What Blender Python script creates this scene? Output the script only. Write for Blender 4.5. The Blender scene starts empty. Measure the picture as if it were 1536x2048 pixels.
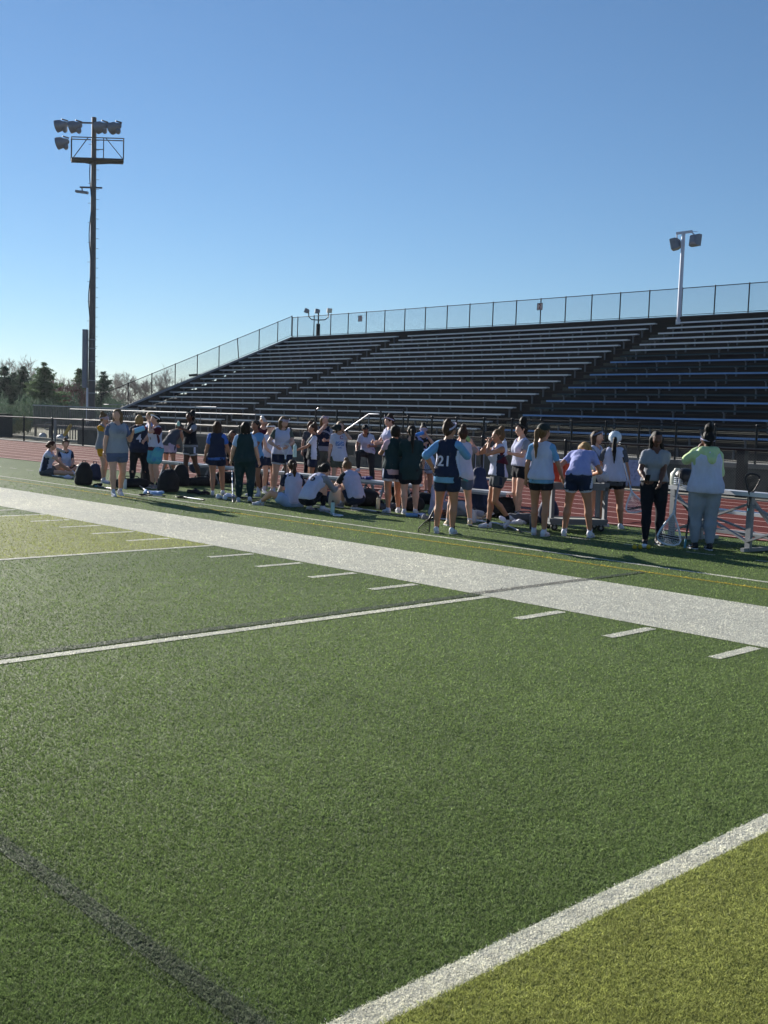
import bpy, math, random
import numpy as np
from mathutils import Matrix, Vector
random.seed(7); rng = np.random.default_rng(11)
SC = bpy.context.scene; COL = SC.collection
YD = .9144
# ------------------------------------------------------------------ camera
CF = 2144.6615
FW = np.array([-0.7208498858411012, 0.6879046142484775, -0.08463264014863874])
RT = np.array([0.6880234289406556, 0.7249636875261461, 0.032425499182512474])
UP = np.array([-0.08366124139417294, 0.03485532189129498, 0.9958844828715027])
CP = np.array([6.6051, -7.7168, 1.6345])
cam_d = bpy.data.cameras.new('camera'); cam = bpy.data.objects.new('camera', cam_d); COL.objects.link(cam)
cam.matrix_world = Matrix(((RT[0], UP[0], -FW[0], CP[0]), (RT[1], UP[1], -FW[1], CP[1]), (RT[2], UP[2], -FW[2], CP[2]), (0, 0, 0, 1)))
cam_d.sensor_fit = 'VERTICAL'; cam_d.sensor_height = 36; cam_d.lens = CF / 2048 * 36; cam_d.clip_end = 4000; cam_d.clip_start = .05
SC.camera = cam
# ------------------------------------------------------------------ sky, sun, exposure
SUN_EL, SUN_AZ = math.radians(20.5), math.radians(-85.0)     # azimuth measured from +Y towards +X
W = bpy.data.worlds.new('World'); SC.world = W; W.use_nodes = True
nt = W.node_tree; nt.nodes.clear()
sky = nt.nodes.new('ShaderNodeTexSky'); sky.sky_type = 'NISHITA'; sky.sun_disc = False
sky.sun_elevation = SUN_EL; sky.sun_rotation = SUN_AZ; sky.altitude = 50; sky.air_density = 1.0; sky.dust_density = 0.0; sky.ozone_density = 6.0
bg = nt.nodes.new('ShaderNodeBackground'); bg.inputs[1].default_value = .064; gm = nt.nodes.new('ShaderNodeGamma'); gm.inputs[1].default_value = .9
wo = nt.nodes.new('ShaderNodeOutputWorld'); nt.links.new(sky.outputs[0], gm.inputs[0]); nt.links.new(gm.outputs[0], bg.inputs[0]); nt.links.new(bg.outputs[0], wo.inputs[0])
sl = bpy.data.lights.new('sun', 'SUN'); sl.energy = 5.0; sl.angle = math.radians(.53); sl.color = (1, .94, .84)
so = bpy.data.objects.new('sun', sl); COL.objects.link(so)
sdir = Vector((math.sin(SUN_AZ) * math.cos(SUN_EL), math.cos(SUN_AZ) * math.cos(SUN_EL), math.sin(SUN_EL)))
so.rotation_euler = sdir.to_track_quat('Z', 'Y').to_euler(); so.location = (-30, 0, 40)
SC.view_settings.view_transform = 'Standard'; SC.view_settings.look = 'None'; SC.view_settings.gamma = 1
SC.view_settings.exposure = 1.05; SC.view_settings.use_curve_mapping = False
SC.render.engine = 'CYCLES'
SC.cycles.max_bounces = 6; SC.cycles.transparent_max_bounces = 8

# ------------------------------------------------------------------ helpers
def gp(px, py, z=0.0):
    d = FW * CF + RT * (px - 768) - UP * (py - 1024); t = (z - CP[2]) / d[2]; return CP + d * t
def gpy(px, py, Y):
    d = FW * CF + RT * (px - 768) - UP * (py - 1024); t = (Y - CP[1]) / d[1]; return CP + d * t
def lin(c):
    if isinstance(c, str): c = [int(c[i:i + 2], 16) / 255 for i in (0, 2, 4)]
    return tuple(((x + .055) / 1.055) ** 2.4 if x > .04045 else x / 12.92 for x in c)
MATS = {}
def mat(name, col, rough=.7, metal=0., bump=0., bscale=60., var=.12, vscale=6., spec=.4, trans=0., dirt=None, stretch=None, bdist=.01):
    """procedural material: colour varied by noise, fine relief, optional dirt colour"""
    if name in MATS: return MATS[name]
    m = bpy.data.materials.new(name); m.use_nodes = True; t = m.node_tree; N = t.nodes; L = t.links
    b = N['Principled BSDF']; c = lin(col) if isinstance(col, str) else col
    b.inputs['Roughness'].default_value = rough; b.inputs['Metallic'].default_value = metal
    b.inputs['Specular IOR Level'].default_value = spec
    tc = N.new('ShaderNodeTexCoord'); mp = N.new('ShaderNodeMapping'); L.new(tc.outputs['Object'], mp.inputs[0])
    if stretch: mp.inputs['Scale'].default_value = stretch
    n = N.new('ShaderNodeTexNoise'); n.inputs['Scale'].default_value = vscale; n.inputs['Detail'].default_value = 5; n.inputs['Roughness'].default_value = .65
    L.new(mp.outputs[0], n.inputs['Vector'])
    r = N.new('ShaderNodeValToRGB'); r.color_ramp.elements[0].position = .3; r.color_ramp.elements[1].position = .7
    r.color_ramp.elements[0].color = (*[x * (1 - var) for x in c], 1); r.color_ramp.elements[1].color = (*[min(1, x * (1 + var)) for x in c], 1)
    L.new(n.outputs['Fac'], r.inputs[0]); out = r.outputs[0]
    if dirt:
        n2 = N.new('ShaderNodeTexNoise'); n2.inputs['Scale'].default_value = dirt[1]; n2.inputs['Detail'].default_value = 8; n2.inputs['Roughness'].default_value = .7
        L.new(mp.outputs[0], n2.inputs['Vector'])
        r2 = N.new('ShaderNodeValToRGB'); r2.color_ramp.elements[0].position = dirt[2]; r2.color_ramp.elements[1].position = dirt[2] + .2
        L.new(n2.outputs['Fac'], r2.inputs[0]); mx = N.new('ShaderNodeMix'); mx.data_type = 'RGBA'
        L.new(r2.outputs[0], mx.inputs[0]); L.new(out, mx.inputs[6]); mx.inputs[7].default_value = (*lin(dirt[0]), 1); out = mx.outputs[2]
    L.new(out, b.inputs['Base Color'])
    if bump:
        nb = N.new('ShaderNodeTexNoise'); nb.inputs['Scale'].default_value = bscale; nb.inputs['Detail'].default_value = 4; L.new(mp.outputs[0], nb.inputs['Vector'])
        bp = N.new('ShaderNodeBump'); bp.inputs['Strength'].default_value = bump; bp.inputs['Distance'].default_value = bdist
        L.new(nb.outputs['Fac'], bp.inputs['Height']); L.new(bp.outputs[0], b.inputs['Normal'])
    if trans:
        tr = N.new('ShaderNodeBsdfTranslucent'); L.new(out, tr.inputs[0]); ms = N.new('ShaderNodeMixShader'); ms.inputs[0].default_value = trans
        L.new(b.outputs[0], ms.inputs[1]); L.new(tr.outputs[0], ms.inputs[2]); L.new(ms.outputs[0], N['Material Output'].inputs[0])
    MATS[name] = m; return m

def mesh_np(name, V, F, mats, parent=None, smooth=False, mi=None, loc=None):
    """V (n,3), F list/array of faces (tri or quad arrays or mixed list)"""
    me = bpy.data.meshes.new(name); V = np.asarray(V, np.float32)
    if isinstance(F, np.ndarray):
        k = F.shape[1]; nf = len(F)
        me.vertices.add(len(V)); me.vertices.foreach_set('co', V.ravel())
        me.loops.add(nf * k); me.loops.foreach_set('vertex_index', F.astype(np.int32).ravel())
        me.polygons.add(nf); me.polygons.foreach_set('loop_start', np.arange(nf, dtype=np.int32) * k); me.polygons.foreach_set('loop_total', np.full(nf, k, np.int32))
        me.update(calc_edges=True)
    else:
        me.from_pydata([tuple(v) for v in V.tolist()], [], F); me.update()
    if not isinstance(mats, (list, tuple)): mats = [mats]
    for m in mats: me.materials.append(m)
    if mi is not None: me.polygons.foreach_set('material_index', np.asarray(mi, np.int32))
    if smooth: me.polygons.foreach_set('use_smooth', np.ones(len(me.polygons), bool))
    o = bpy.data.objects.new(name, me); COL.objects.link(o)
    if parent is not None: o.parent = parent
    if loc is not None: o.location = loc
    return o

class MB:
    def __init__(s): s.v = []; s.f = []; s.m = []; s.cm = 0
    def add(s, vs, fs):
        b = len(s.v); s.v += [tuple(map(float, v)) for v in vs]; s.f += [tuple(b + i for i in f) for f in fs]; s.m += [s.cm] * len(fs); return s
    def box(s, lo, hi):
        x0, y0, z0 = lo; x1, y1, z1 = hi
        return s.add([(x0, y0, z0), (x1, y0, z0), (x1, y1, z0), (x0, y1, z0), (x0, y0, z1), (x1, y0, z1), (x1, y1, z1), (x0, y1, z1)],
                     [(0, 3, 2, 1), (4, 5, 6, 7), (0, 1, 5, 4), (1, 2, 6, 5), (2, 3, 7, 6), (3, 0, 4, 7)])
    def bar(s, a, b, w, h, up=(0, 0, 1)):
        """rectangular bar from a to b, w wide (across), h tall (along up)"""
        a = np.array(a, float); b = np.array(b, float); d = b - a; d /= np.linalg.norm(d); u = np.array(up, float)
        x = np.cross(d, u)
        if np.linalg.norm(x) < 1e-4: x = np.cross(d, (1, 0, 0))
        x /= np.linalg.norm(x); u = np.cross(x, d); P = []
        for p in (a, b):
            for i, j in ((-1, -1), (1, -1), (1, 1), (-1, 1)): P.append(p + x * w / 2 * i + u * h / 2 * j)
        return s.add(P, [(0, 1, 2, 3), (7, 6, 5, 4), (0, 4, 5, 1), (1, 5, 6, 2), (2, 6, 7, 3), (3, 7, 4, 0)])
    def tube(s, pts, r, n=8, cap=True):
        pts = [np.array(p, float) for p in pts]; rs = r if isinstance(r, (list, tuple, np.ndarray)) else [r] * len(pts)
        V = []; ref = None
        for i, p in enumerate(pts):
            d = pts[min(i + 1, len(pts) - 1)] - pts[max(i - 1, 0)]; d /= (np.linalg.norm(d) + 1e-9)
            if ref is None: ref = np.array((0, 0, 1.)) if abs(d[2]) < .9 else np.array((1., 0, 0))
            x = np.cross(d, ref); x /= (np.linalg.norm(x) + 1e-9); y = np.cross(d, x); ref = -y if False else ref
            for k in range(n):
                a = 2 * math.pi * k / n; V.append(p + rs[i] * (x * math.cos(a) + y * math.sin(a)))
        F = [(i * n + k, i * n + (k + 1) % n, (i + 1) * n + (k + 1) % n, (i + 1) * n + k) for i in range(len(pts) - 1) for k in range(n)]
        if cap: F += [tuple(range(n))[::-1], tuple((len(pts) - 1) * n + k for k in range(n))]
        return s.add(V, F)
    def ell(s, c, r, n=12, m=8, R=None):
        V = []; c = np.array(c, float)
        for i in range(m + 1):
            th = math.pi * i / m
            for k in range(n):
                a = 2 * math.pi * k / n; p = np.array((r[0] * math.sin(th) * math.cos(a), r[1] * math.sin(th) * math.sin(a), r[2] * math.cos(th)))
                V.append(c + (R @ p if R is not None else p))
        F = [(i * n + k, (i + 1) * n + k, (i + 1) * n + (k + 1) % n, i * n + (k + 1) % n) for i in range(m) for k in range(n)]
        return s.add(V, F)
    def poly(s, pts, th, nrm):
        """extruded flat outline"""
        n = len(pts); nrm = np.array(nrm, float) * th; A = [np.array(p, float) for p in pts]
        return s.add(A + [p + nrm for p in A], [tuple(range(n))[::-1], tuple(range(n, 2 * n))] + [(i, (i + 1) % n, n + (i + 1) % n, n + i) for i in range(n)])
    def build(s, name, mats, parent=None, smooth=False, loc=None, origin=None, **props):
        V = np.array(s.v)
        if origin is not None: V = V - np.array(origin)
        o = mesh_np(name, V, s.f, mats, parent, smooth, s.m if any(s.m) else None, loc if origin is None or loc is not None else origin)
        if smooth: o.data.set_sharp_from_angle(angle=.9)
        for k, v in props.items(): o[k] = v
        return o
def thing(name, label, cat, loc=(0, 0, 0), rz=0., group=None, kind=None):
    o = bpy.data.objects.new(name, None); COL.objects.link(o); o.location = loc; o.rotation_euler = (0, 0, rz); o.empty_display_size = .1
    o['label'] = label; o['category'] = cat
    if group: o['group'] = group
    if kind: o['kind'] = kind
    return o
def tag(o, label, cat, group=None):
    o['label'] = label; o['category'] = cat
    if group: o['group'] = group
    return o
def copy_tree(o, parent=None, loc=None, rz=None, label=None):
    c = o.copy(); COL.objects.link(c)
    if parent is not None: c.parent = parent
    if loc is not None: c.location = loc
    if rz is not None: c.rotation_euler = (0, 0, rz)
    if label: c['label'] = label
    for ch in list(o.children): copy_tree(ch, c)
    return c
# ================================================================== ground and markings
def turf_mat(name, c1, c2, dark, rough=.55):
    m = bpy.data.materials.new(name); m.use_nodes = True; t = m.node_tree; N = t.nodes; L = t.links; b = N['Principled BSDF']
    g = N.new('ShaderNodeNewGeometry')
    def noise(s, d=3, st=None):
        n = N.new('ShaderNodeTexNoise'); n.inputs['Scale'].default_value = s; n.inputs['Detail'].default_value = d; n.inputs['Roughness'].default_value = .6
        if st:
            mp = N.new('ShaderNodeMapping'); mp.inputs['Scale'].default_value = st; L.new(g.outputs['Position'], mp.inputs[0]); L.new(mp.outputs[0], n.inputs['Vector'])
        else: L.new(g.outputs['Position'], n.inputs['Vector'])
        return n.outputs['Fac']
    def ramp(f, p0, p1, a, bb):
        r = N.new('ShaderNodeValToRGB'); r.color_ramp.elements[0].position = p0; r.color_ramp.elements[1].position = p1
        r.color_ramp.elements[0].color = (*a, 1); r.color_ramp.elements[1].color = (*bb, 1); L.new(f, r.inputs[0]); return r.outputs[0]
    def mul(a, bb, f=1):
        x = N.new('ShaderNodeMix'); x.data_type = 'RGBA'; x.blend_type = 'MULTIPLY'; x.inputs[0].default_value = f; L.new(a, x.inputs[6]); L.new(bb, x.inputs[7]); return x.outputs[2]
    c1, c2, dark = lin(c1), lin(c2), lin(dark)
    base = ramp(noise(1.3, 6), .3, .7, c1, c2)
    fine = ramp(noise(38, 3), .36, .62, tuple(d / max(c, .01) for d, c in zip(dark, c1)), (1.12, 1.12, 1.08))
    mid = mul(ramp(noise(7, 4), .3, .7, (.88,) * 3, (1.1,) * 3), ramp(noise(.22, 3), .35, .65, (.90,) * 3, (1.1, 1.08, 1.04)))
    col = mul(mul(base, fine, .4), mid)
    at = N.new('ShaderNodeAttribute'); at.attribute_name = 'tint'
    # blades carry their own small colour differences
    tr_ = ramp(at.outputs['Fac'], 0., 1., (.45, .46, .48), (1.85, 1.85, 1.6))
    L.new(mul(col, tr_, 1.), b.inputs['Base Color']); b.inputs['Roughness'].default_value = rough; b.inputs['Specular IOR Level'].default_value = .2
    nb = noise(55, 4); bp = N.new('ShaderNodeBump'); bp.inputs['Strength'].default_value = .9; bp.inputs['Distance'].default_value = .02
    L.new(nb, bp.inputs['Height']); L.new(bp.outputs[0], b.inputs['Normal'])
    tl = N.new('ShaderNodeBsdfTranslucent'); L.new(b.inputs['Base Color'].links[0].from_socket, tl.inputs[0]); ms = N.new('ShaderNodeMixShader'); ms.inputs[0].default_value = .45
    L.new(b.outputs[0], ms.inputs[1]); L.new(tl.outputs[0], ms.inputs[2]); L.new(ms.outputs[0], N['Material Output'].inputs[0])
    return m
M_green = turf_mat('turf_green', '718655', '7b905d', '3f4b34')
M_yellow = turf_mat('turf_olive', '9ca464', 'a8ae6c', '646c3e')
M_white = turf_mat('turf_white', 'e8e7e5', 'efeeec', 'bfbfbe')
M_goldl = turf_mat('turf_gold_line', 'b4a548', 'c2b250', '8a7e3a')
M_smudge = turf_mat('turf_scrubbed', '626d5e', '6c7766', '3c4439')
M_smudge_w = turf_mat('turf_scrubbed_white', '9a9a98', 'a2a2a0', '767674')

FIELD_Y1 = 7.62
zones = []      # name, material, rects (x0,x1,y0,y1), z
zones.append(('turf_field', M_green, (-140, 60, -70, FIELD_Y1), .0))
zones.append(('olive_turf_panel', M_yellow, (5 * YD, 15 * YD, -50, 0), .004))
zones.append(('olive_turf_panel', M_yellow, (-10 * YD, -5 * YD, -50, 0), .004))
zones.append(('sideline_band', M_white, (-91, 46, 0, 1.83), .004))
for k in range(-50, 45, 5):
    if k == 0: zones.append(('yard_line', M_white, (-.05, .05, -50, -.02), .005)); continue
    zones.append(('yard_line', M_white, (k * YD - .05, k * YD + .05, -50, -.02), .005))
for k in range(-50, 10):
    if k % 5 and k != -50: zones.append(('hash_mark', M_white, (k * YD - .05, k * YD + .05, -.69, -.07), .005))
zones.append(('scrubbed_line', M_smudge, (-.20, -.09, -50, 0), .006))
zones.append(('scrubbed_line', M_smudge_w, (-.23, -.12, 0, 1.83), .006))
zones.append(('scrubbed_line', M_smudge, (-.21, -.12, 1.83, 2.87), .006))
zones.append(('scrubbed_line', M_smudge, (-50, 40, -6.065, -5.995), .006))
zones.append(('gold_touch_line', M_goldl, (-91, 46, 2.89, 2.96), .004))
zones.append(('white_touch_line', M_white, (-91, 46, 3.40, 3.48), .004))
for x in list(np.arange(-40, 12, 1.0)): zones.append(('dash_mark', M_white, (x, x + .42, 5.2, 5.26), .004))
# fine blades: a fixed number per unit of view, larger with distance, only where they can be told apart
NB = 900000
u = rng.random(NB); px = rng.random(NB) * 1900 - 180; py = 930 + (2220 - 930) * u ** .8
D = FW * CF + RT * (px - 768)[:, None] - UP * (py - 1024)[:, None]; T = -CP[2] / D[:, 2]
BP = CP + D * T[:, None]; dist = np.linalg.norm(BP - CP, axis=1)
keep = (dist < 30) & (rng.random(NB) < np.clip((30 - dist) / 8, 0, 1)) & (BP[:, 1] < FIELD_Y1 - .02)
BP = BP[keep]; dist = dist[keep]; nb_ = len(BP)
jit = rng.normal(0, .006, (nb_, 2)); own = BP[:, :2] + jit
zid = np.zeros(nb_, int)
for i, (n_, m_, (x0, x1, y0, y1), z_) in enumerate(zones):
    if i: zid[(own[:, 0] > x0) & (own[:, 0] < x1) & (own[:, 1] > y0) & (own[:, 1] < y1)] = i
for i, zz in enumerate(zones):     # the scrubbed paint is patchy and soft edged
    if zz[0] == 'scrubbed_line':
        s_ = zid == i; drop = s_ & (rng.random(nb_) < .35); alt = np.zeros(nb_, int)
        if zz[1] is M_smudge_w: alt[:] = [k for k, q in enumerate(zones) if q[0] == 'sideline_band'][0]
        zid[drop] = alt[drop]
        x0, x1, y0, y1 = zz[2]; e = rng.normal(0, .035, nb_)
        halo = (zid != i) & (BP[:, 0] > x0 - .05) & (BP[:, 0] < x1 + .05) & (BP[:, 1] > y0 - .05) & (BP[:, 1] < y1 + .05) & (rng.random(nb_) < .12)
        halo &= ~((BP[:, 0] > -.06) & (BP[:, 0] < .06)); zid[halo] = i
w_ = np.clip(.0007 * dist, .0023, .03) * rng.uniform(.6, 1.6, nb_); h_ = (.0078 + .0004 * dist) * rng.uniform(.5, 1.35, nb_)
wz_ = np.array([z[1] is M_white for z in zones])[zid]; h_ = np.where(wz_, h_ * .5, h_)
# flow of the pile: neighbouring blades lean alike
fx, fy = BP[:, 0], BP[:, 1]
flow = 2.2 * np.sin(fx * 9 + 3 * np.sin(fy * 7)) + 2.0 * np.sin(fy * 11 + 2 * np.sin(fx * 5)) + rng.normal(0, 2.2, nb_)
ang = rng.random(nb_) * 2 * math.pi
lean = h_ * rng.uniform(.4, 1.7, nb_)
bx = np.cos(ang) * w_ / 2; by = np.sin(ang) * w_ / 2
zb_ = np.array([z[3] for z in zones])[zid]
V = np.zeros((nb_, 3, 3)); V[:, 0] = np.c_[BP[:, 0] - bx, BP[:, 1] - by, zb_]; V[:, 1] = np.c_[BP[:, 0] + bx, BP[:, 1] + by, zb_]
V[:, 2] = np.c_[BP[:, 0] + lean * np.cos(flow), BP[:, 1] + lean * np.sin(flow), zb_ + h_]
tint = np.clip(rng.normal(.45, .2, nb_), 0, 1) ; tint[rng.random(nb_) < .015] = 1.; tint = np.where(wz_, .45 + (tint - .45) * .6, tint)
names = {}
def turf_obj(name, m, rect, z, sel, grass_only=False):
    x0, x1, y0, y1 = rect; vs = []; 
    if not grass_only: vs = [(x0, y0, z), (x1, y0, z), (x1, y1, z), (x0, y1, z)]
    bv = V[sel].reshape(-1, 3); k = len(vs)
    me = bpy.data.meshes.new(name); A = np.vstack([np.array(vs).reshape(-1, 3), bv]) if k else bv
    me.vertices.add(len(A)); me.vertices.foreach_set('co', A.astype(np.float32).ravel())
    nt_ = len(bv) // 3; nl = (4 if k else 0) + 3 * nt_
    me.loops.add(nl); me.loops.foreach_set('vertex_index', np.arange(nl, dtype=np.int32))
    np_ = nt_ + (1 if k else 0); me.polygons.add(np_)
    st = (np.arange(nt_) * 3 + (4 if k else 0)); tot = np.full(nt_, 3)
    if k: st = np.r_[0, st]; tot = np.r_[4, tot]
    me.polygons.foreach_set('loop_start', st.astype(np.int32)); me.polygons.foreach_set('loop_total', tot.astype(np.int32)); me.update(calc_edges=True)
    a = me.attributes.new('tint', 'FLOAT', 'POINT'); a.data.foreach_set('value', np.r_[np.full(k, .36), np.repeat(tint[sel], 3)].astype(np.float32))
    me.materials.append(m); o = bpy.data.objects.new(name, me); COL.objects.link(o); return o
for i, (n_, m_, r_, z_) in enumerate(zones):
    if i == 0:
        o = turf_obj('turf_field', m_, r_, z_, np.zeros(nb_, bool)); o['kind'] = 'structure'
        g = turf_obj('turf_grass', m_, r_, z_, zid == 0, True); tag(g, 'short green artificial grass blades covering the field', 'grass'); g['kind'] = 'stuff'
    else:
        sel = zid == i
        if n_ in ('hash_mark', 'yard_line', 'dash_mark') and (r_[1] < -30): pass
        o = turf_obj(n_, m_, r_, z_, sel); o['kind'] = 'structure'

# ground beyond, track
M_dirt = mat('verge_ground', '5b5a45', .95, bump=.6, bscale=8, var=.3, vscale=.6, dirt=('6b6f4a', .35, .45))
g = MB(); g.add([(-900, -900, -.03), (900, -900, -.03), (900, 900, -.03), (-900, 900, -.03)], [(0, 1, 2, 3)]); g.build('ground', M_dirt, kind='structure')
M_track = mat('track_rubber', '5a2b29', .9, bump=.5, bscale=160, var=.1, vscale=.35, spec=.06, dirt=('6c3c38', .22, .56), stretch=(.25, 1.6, 1))
t = MB(); t.add([(-160, FIELD_Y1, .012), (60, FIELD_Y1, .012), (60, 16.42, .012), (-160, 16.42, .012)], [(0, 1, 2, 3)]); t.build('running_track', M_track, kind='structure')
M_lane = mat('lane_paint', 'cfa9a2', .8, var=.1, vscale=3)
for i in range(9):
    y = 7.72 + i * 1.065; l = MB(); l.add([(-160, y, .016), (60, y, .016), (60, y + .06, .016), (-160, y + .06, .016)], [(0, 1, 2, 3)]); l.build('lane_line', M_lane, kind='structure')
for x in (-27, -46):
    l = MB(); l.add([(x, 7.8, .02), (x + .07, 7.8, .02), (x + .07, 16.3, .02), (x, 16.3, .02)], [(0, 1, 2, 3)]); l.build('lane_cross_line', M_lane, kind='structure')
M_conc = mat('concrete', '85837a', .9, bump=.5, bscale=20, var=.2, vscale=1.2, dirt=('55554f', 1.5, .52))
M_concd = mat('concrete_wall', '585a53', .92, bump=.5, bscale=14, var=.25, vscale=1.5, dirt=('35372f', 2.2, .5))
p = MB(); p.box((-160, 16.42, -.2), (60, 17.5, .03)); p.build('concrete_apron', M_conc, kind='structure')
# ================================================================== grandstand
M_alu = mat('aluminium', 'c9cbd0', .42, metal=.3, var=.08, vscale=2, bump=.05, bscale=200, stretch=(.2, 3, 3))
M_alu_d = mat('weathered_aluminium', '8f9297', .55, metal=.55, var=.15, vscale=3)
M_blue = mat('blue_paint', '6f95c6', .45, var=.1, vscale=2, metal=.1)
M_dgreen = mat('dark_green_paint', '24383f', .6, var=.2, vscale=2)
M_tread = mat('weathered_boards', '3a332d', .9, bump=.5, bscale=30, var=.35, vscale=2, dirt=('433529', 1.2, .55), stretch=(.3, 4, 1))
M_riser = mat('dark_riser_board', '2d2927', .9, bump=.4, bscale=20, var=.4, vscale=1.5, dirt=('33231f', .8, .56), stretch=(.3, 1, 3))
M_steelb = mat('bracket_steel', '63666a', .6, metal=.3, var=.15)
M_black = mat('black_coated_steel', '15191d', .32, var=.1, metal=.2)
M_grail = mat('galvanised_steel', '7b7e82', .4, metal=.7, var=.1, vscale=8)
M_wire = mat('chain_link_wire', '5d6468', .5, metal=.4, var=.1)
M_wireb = mat('black_chain_link_wire', '1b2024', .5, var=.1)
X0, X1 = -49.05, -3.95
SECT = [(-48.95, -38.5), (-37.55, -21.3), (-20.18, -3.95)]
Yk = lambda k: 35.234 - .7109 * k
Zk = lambda k: 6.252 - .29889 * k
KL = 17
gs = thing('grandstand', 'large stepped spectator stand of long bare benches behind the track', 'grandstand', ((X0 + X1) / 2, 17.5, 0))
O = np.array(((X0 + X1) / 2, 17.5, 0))
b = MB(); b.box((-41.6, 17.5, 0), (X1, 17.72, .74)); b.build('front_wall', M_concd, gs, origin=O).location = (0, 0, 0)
def gsb(mb, name, m, par=gs, smooth=False, **k):
    o = mb.build(name, m, par, smooth, origin=O, **k); o.location = (0, 0, 0); return o
b = MB(); b.box((-41.65, 17.46, .74), (X1, 17.8, .85)); gsb(b, 'wall_coping', M_conc)
b = MB(); b.box((-41.6, 17.8, .6), (X1, Yk(KL) - .22, .78)); gsb(b, 'walkway_deck', M_conc)
for k in range(KL, -2, -1):
    z = Zk(k) - .43; y0 = Yk(k) - .24; y1 = y0 + .711
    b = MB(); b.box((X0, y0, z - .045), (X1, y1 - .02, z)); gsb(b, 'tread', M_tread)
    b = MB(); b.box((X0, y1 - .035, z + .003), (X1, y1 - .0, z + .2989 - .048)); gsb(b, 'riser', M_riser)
b = MB(); b.box((X0, Yk(-1) + .45, Zk(-1) - .45), (X1, Yk(-1) + .62, 6.84)); gsb(b, 'back_board', M_riser)
b = MB(); b.box((X0 - .1, 36.6, 6.80), (X1, 36.78, 6.90)); gsb(b, 'top_beam', M_alu_d)
# solid under-structure so nothing shows through the ends
b = MB(); pts = [(X0 + .05, Yk(KL) - .2, 0), (X0 + .05, 36.6, 0), (X0 + .05, 36.6, 6.6), (X0 + .05, Yk(-1) - .1, Zk(-1) - .6), (X0 + .05, Yk(KL) - .1, Zk(KL) - .6)]
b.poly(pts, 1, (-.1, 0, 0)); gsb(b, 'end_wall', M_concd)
b = MB(); b.bar((X0 - .06, 21.9, .93), (X0 - .06, 36.7, 6.915), .07, .12); gsb(b, 'stringer', M_alu_d)
b = MB(); b.poly([(X0 - .03, 21.9, .4), (X0 - .03, 36.6, 6.2), (X0 - .03, 36.6, 6.86), (X0 - .03, 21.9, .90)], .02, (-1, 0, 0)); gsb(b, 'side_board', M_riser)
nbr = 0; far_br = MB(); seatmesh = {}
for si, (a, c) in reversed(list(enumerate(SECT))):
    for k in range(KL, -2, -1):
        y, z = Yk(k), Zk(k); m = M_alu
        if si == 2 and k >= 5: m = M_dgreen if k % 2 else M_blue
        L_ = c - a; cutx = [a] + [a + L_ * q + random.uniform(-.3, .3) for q in (.34, .67)] + [c]
        for xa, xc in zip(cutx[:-1], cutx[1:]):
            s = MB(); j0, j1, jy = random.uniform(-.006, .004), random.uniform(-.006, .004), random.uniform(-.006, .006); xc -= .012 if xc != c else 0
            s.bar((xa, y + jy, z - .0225 + j0), (xc, y + jy, z - .0225 + j1), .23, .045); s.bar((xa, y - .106 + jy, z - .055 + j0), (xc, y - .106 + jy, z - .055 + j1), .012, .016)
            seat = gsb(s, 'bench_seat', m)
            if m is M_blue: seat['label'] = 'blue painted bench seat'
            if m is M_dgreen: seat['label'] = 'dark green painted bench seat'
        n = int(L_ / 1.83); step = (L_ - .5) / n
        for j in range(n + 1):
            x = a + .25 + j * step
            br = MB() if nbr < 297 else far_br
            br.box((x - .025, y - .03, z - .43), (x + .025, y + .03, z - .10)); br.box((x - .03, y - .10, z - .10), (x + .03, y + .10, z - .048))
            if br is not far_br: gsb(br, 'bench_bracket', M_steelb); nbr += 1
gsb(far_br, 'bench_bracket_far', M_steelb)['kind'] = 'stuff'
# aisle steps: an intermediate step on every tread
M_step = mat('aisle_step', '4a4a44', .9, bump=.4, bscale=20, var=.25, dirt=('5a4a3a', 2, .55))
for (a, c) in ((-38.42, -37.63), (-21.22, -20.26)):
    for k in range(KL, -1, -1):
        z = Zk(k) - .43; y = Yk(k) - .24
        b = MB(); b.box((a, y + .40, z + .002), (c, y + .665, z + .15)); gsb(b, 'aisle_step', M_step)

# ------------------------------------------------------------------ fences
def chain(mb, A, u, L, h, pitch=.07, r=.0024):
    A = np.array(A, float); u = np.array(u, float); n = np.cross(u, (0, 0, 1)); n /= np.linalg.norm(n)
    i = 0
    for s in np.arange(-h, L, pitch):
        for sg in (1, -1):
            s0, s1 = s, s + h; z0, z1 = 0., h
            if s0 < 0: z0 = -s0; s0 = 0.
            if s1 > L: z1 = h - (s1 - L); s1 = L
            if s1 - s0 < .01: continue
            if sg < 0: z0, z1 = h - z0, h - z1
            p = A + u * s0 + np.array((0, 0, z0)); q = A + u * s1 + np.array((0, 0, z1)); off = n * .002 * sg
            d = q - p; d /= np.linalg.norm(d); x = np.cross(d, n)
            T = [n * r, x * r - n * r * .5, -x * r - n * r * .5]
            mb.add([p + off + t for t in T] + [q + off + t for t in T], [(0, 1, 4, 3), (1, 2, 5, 4), (2, 0, 3, 5)])
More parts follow.
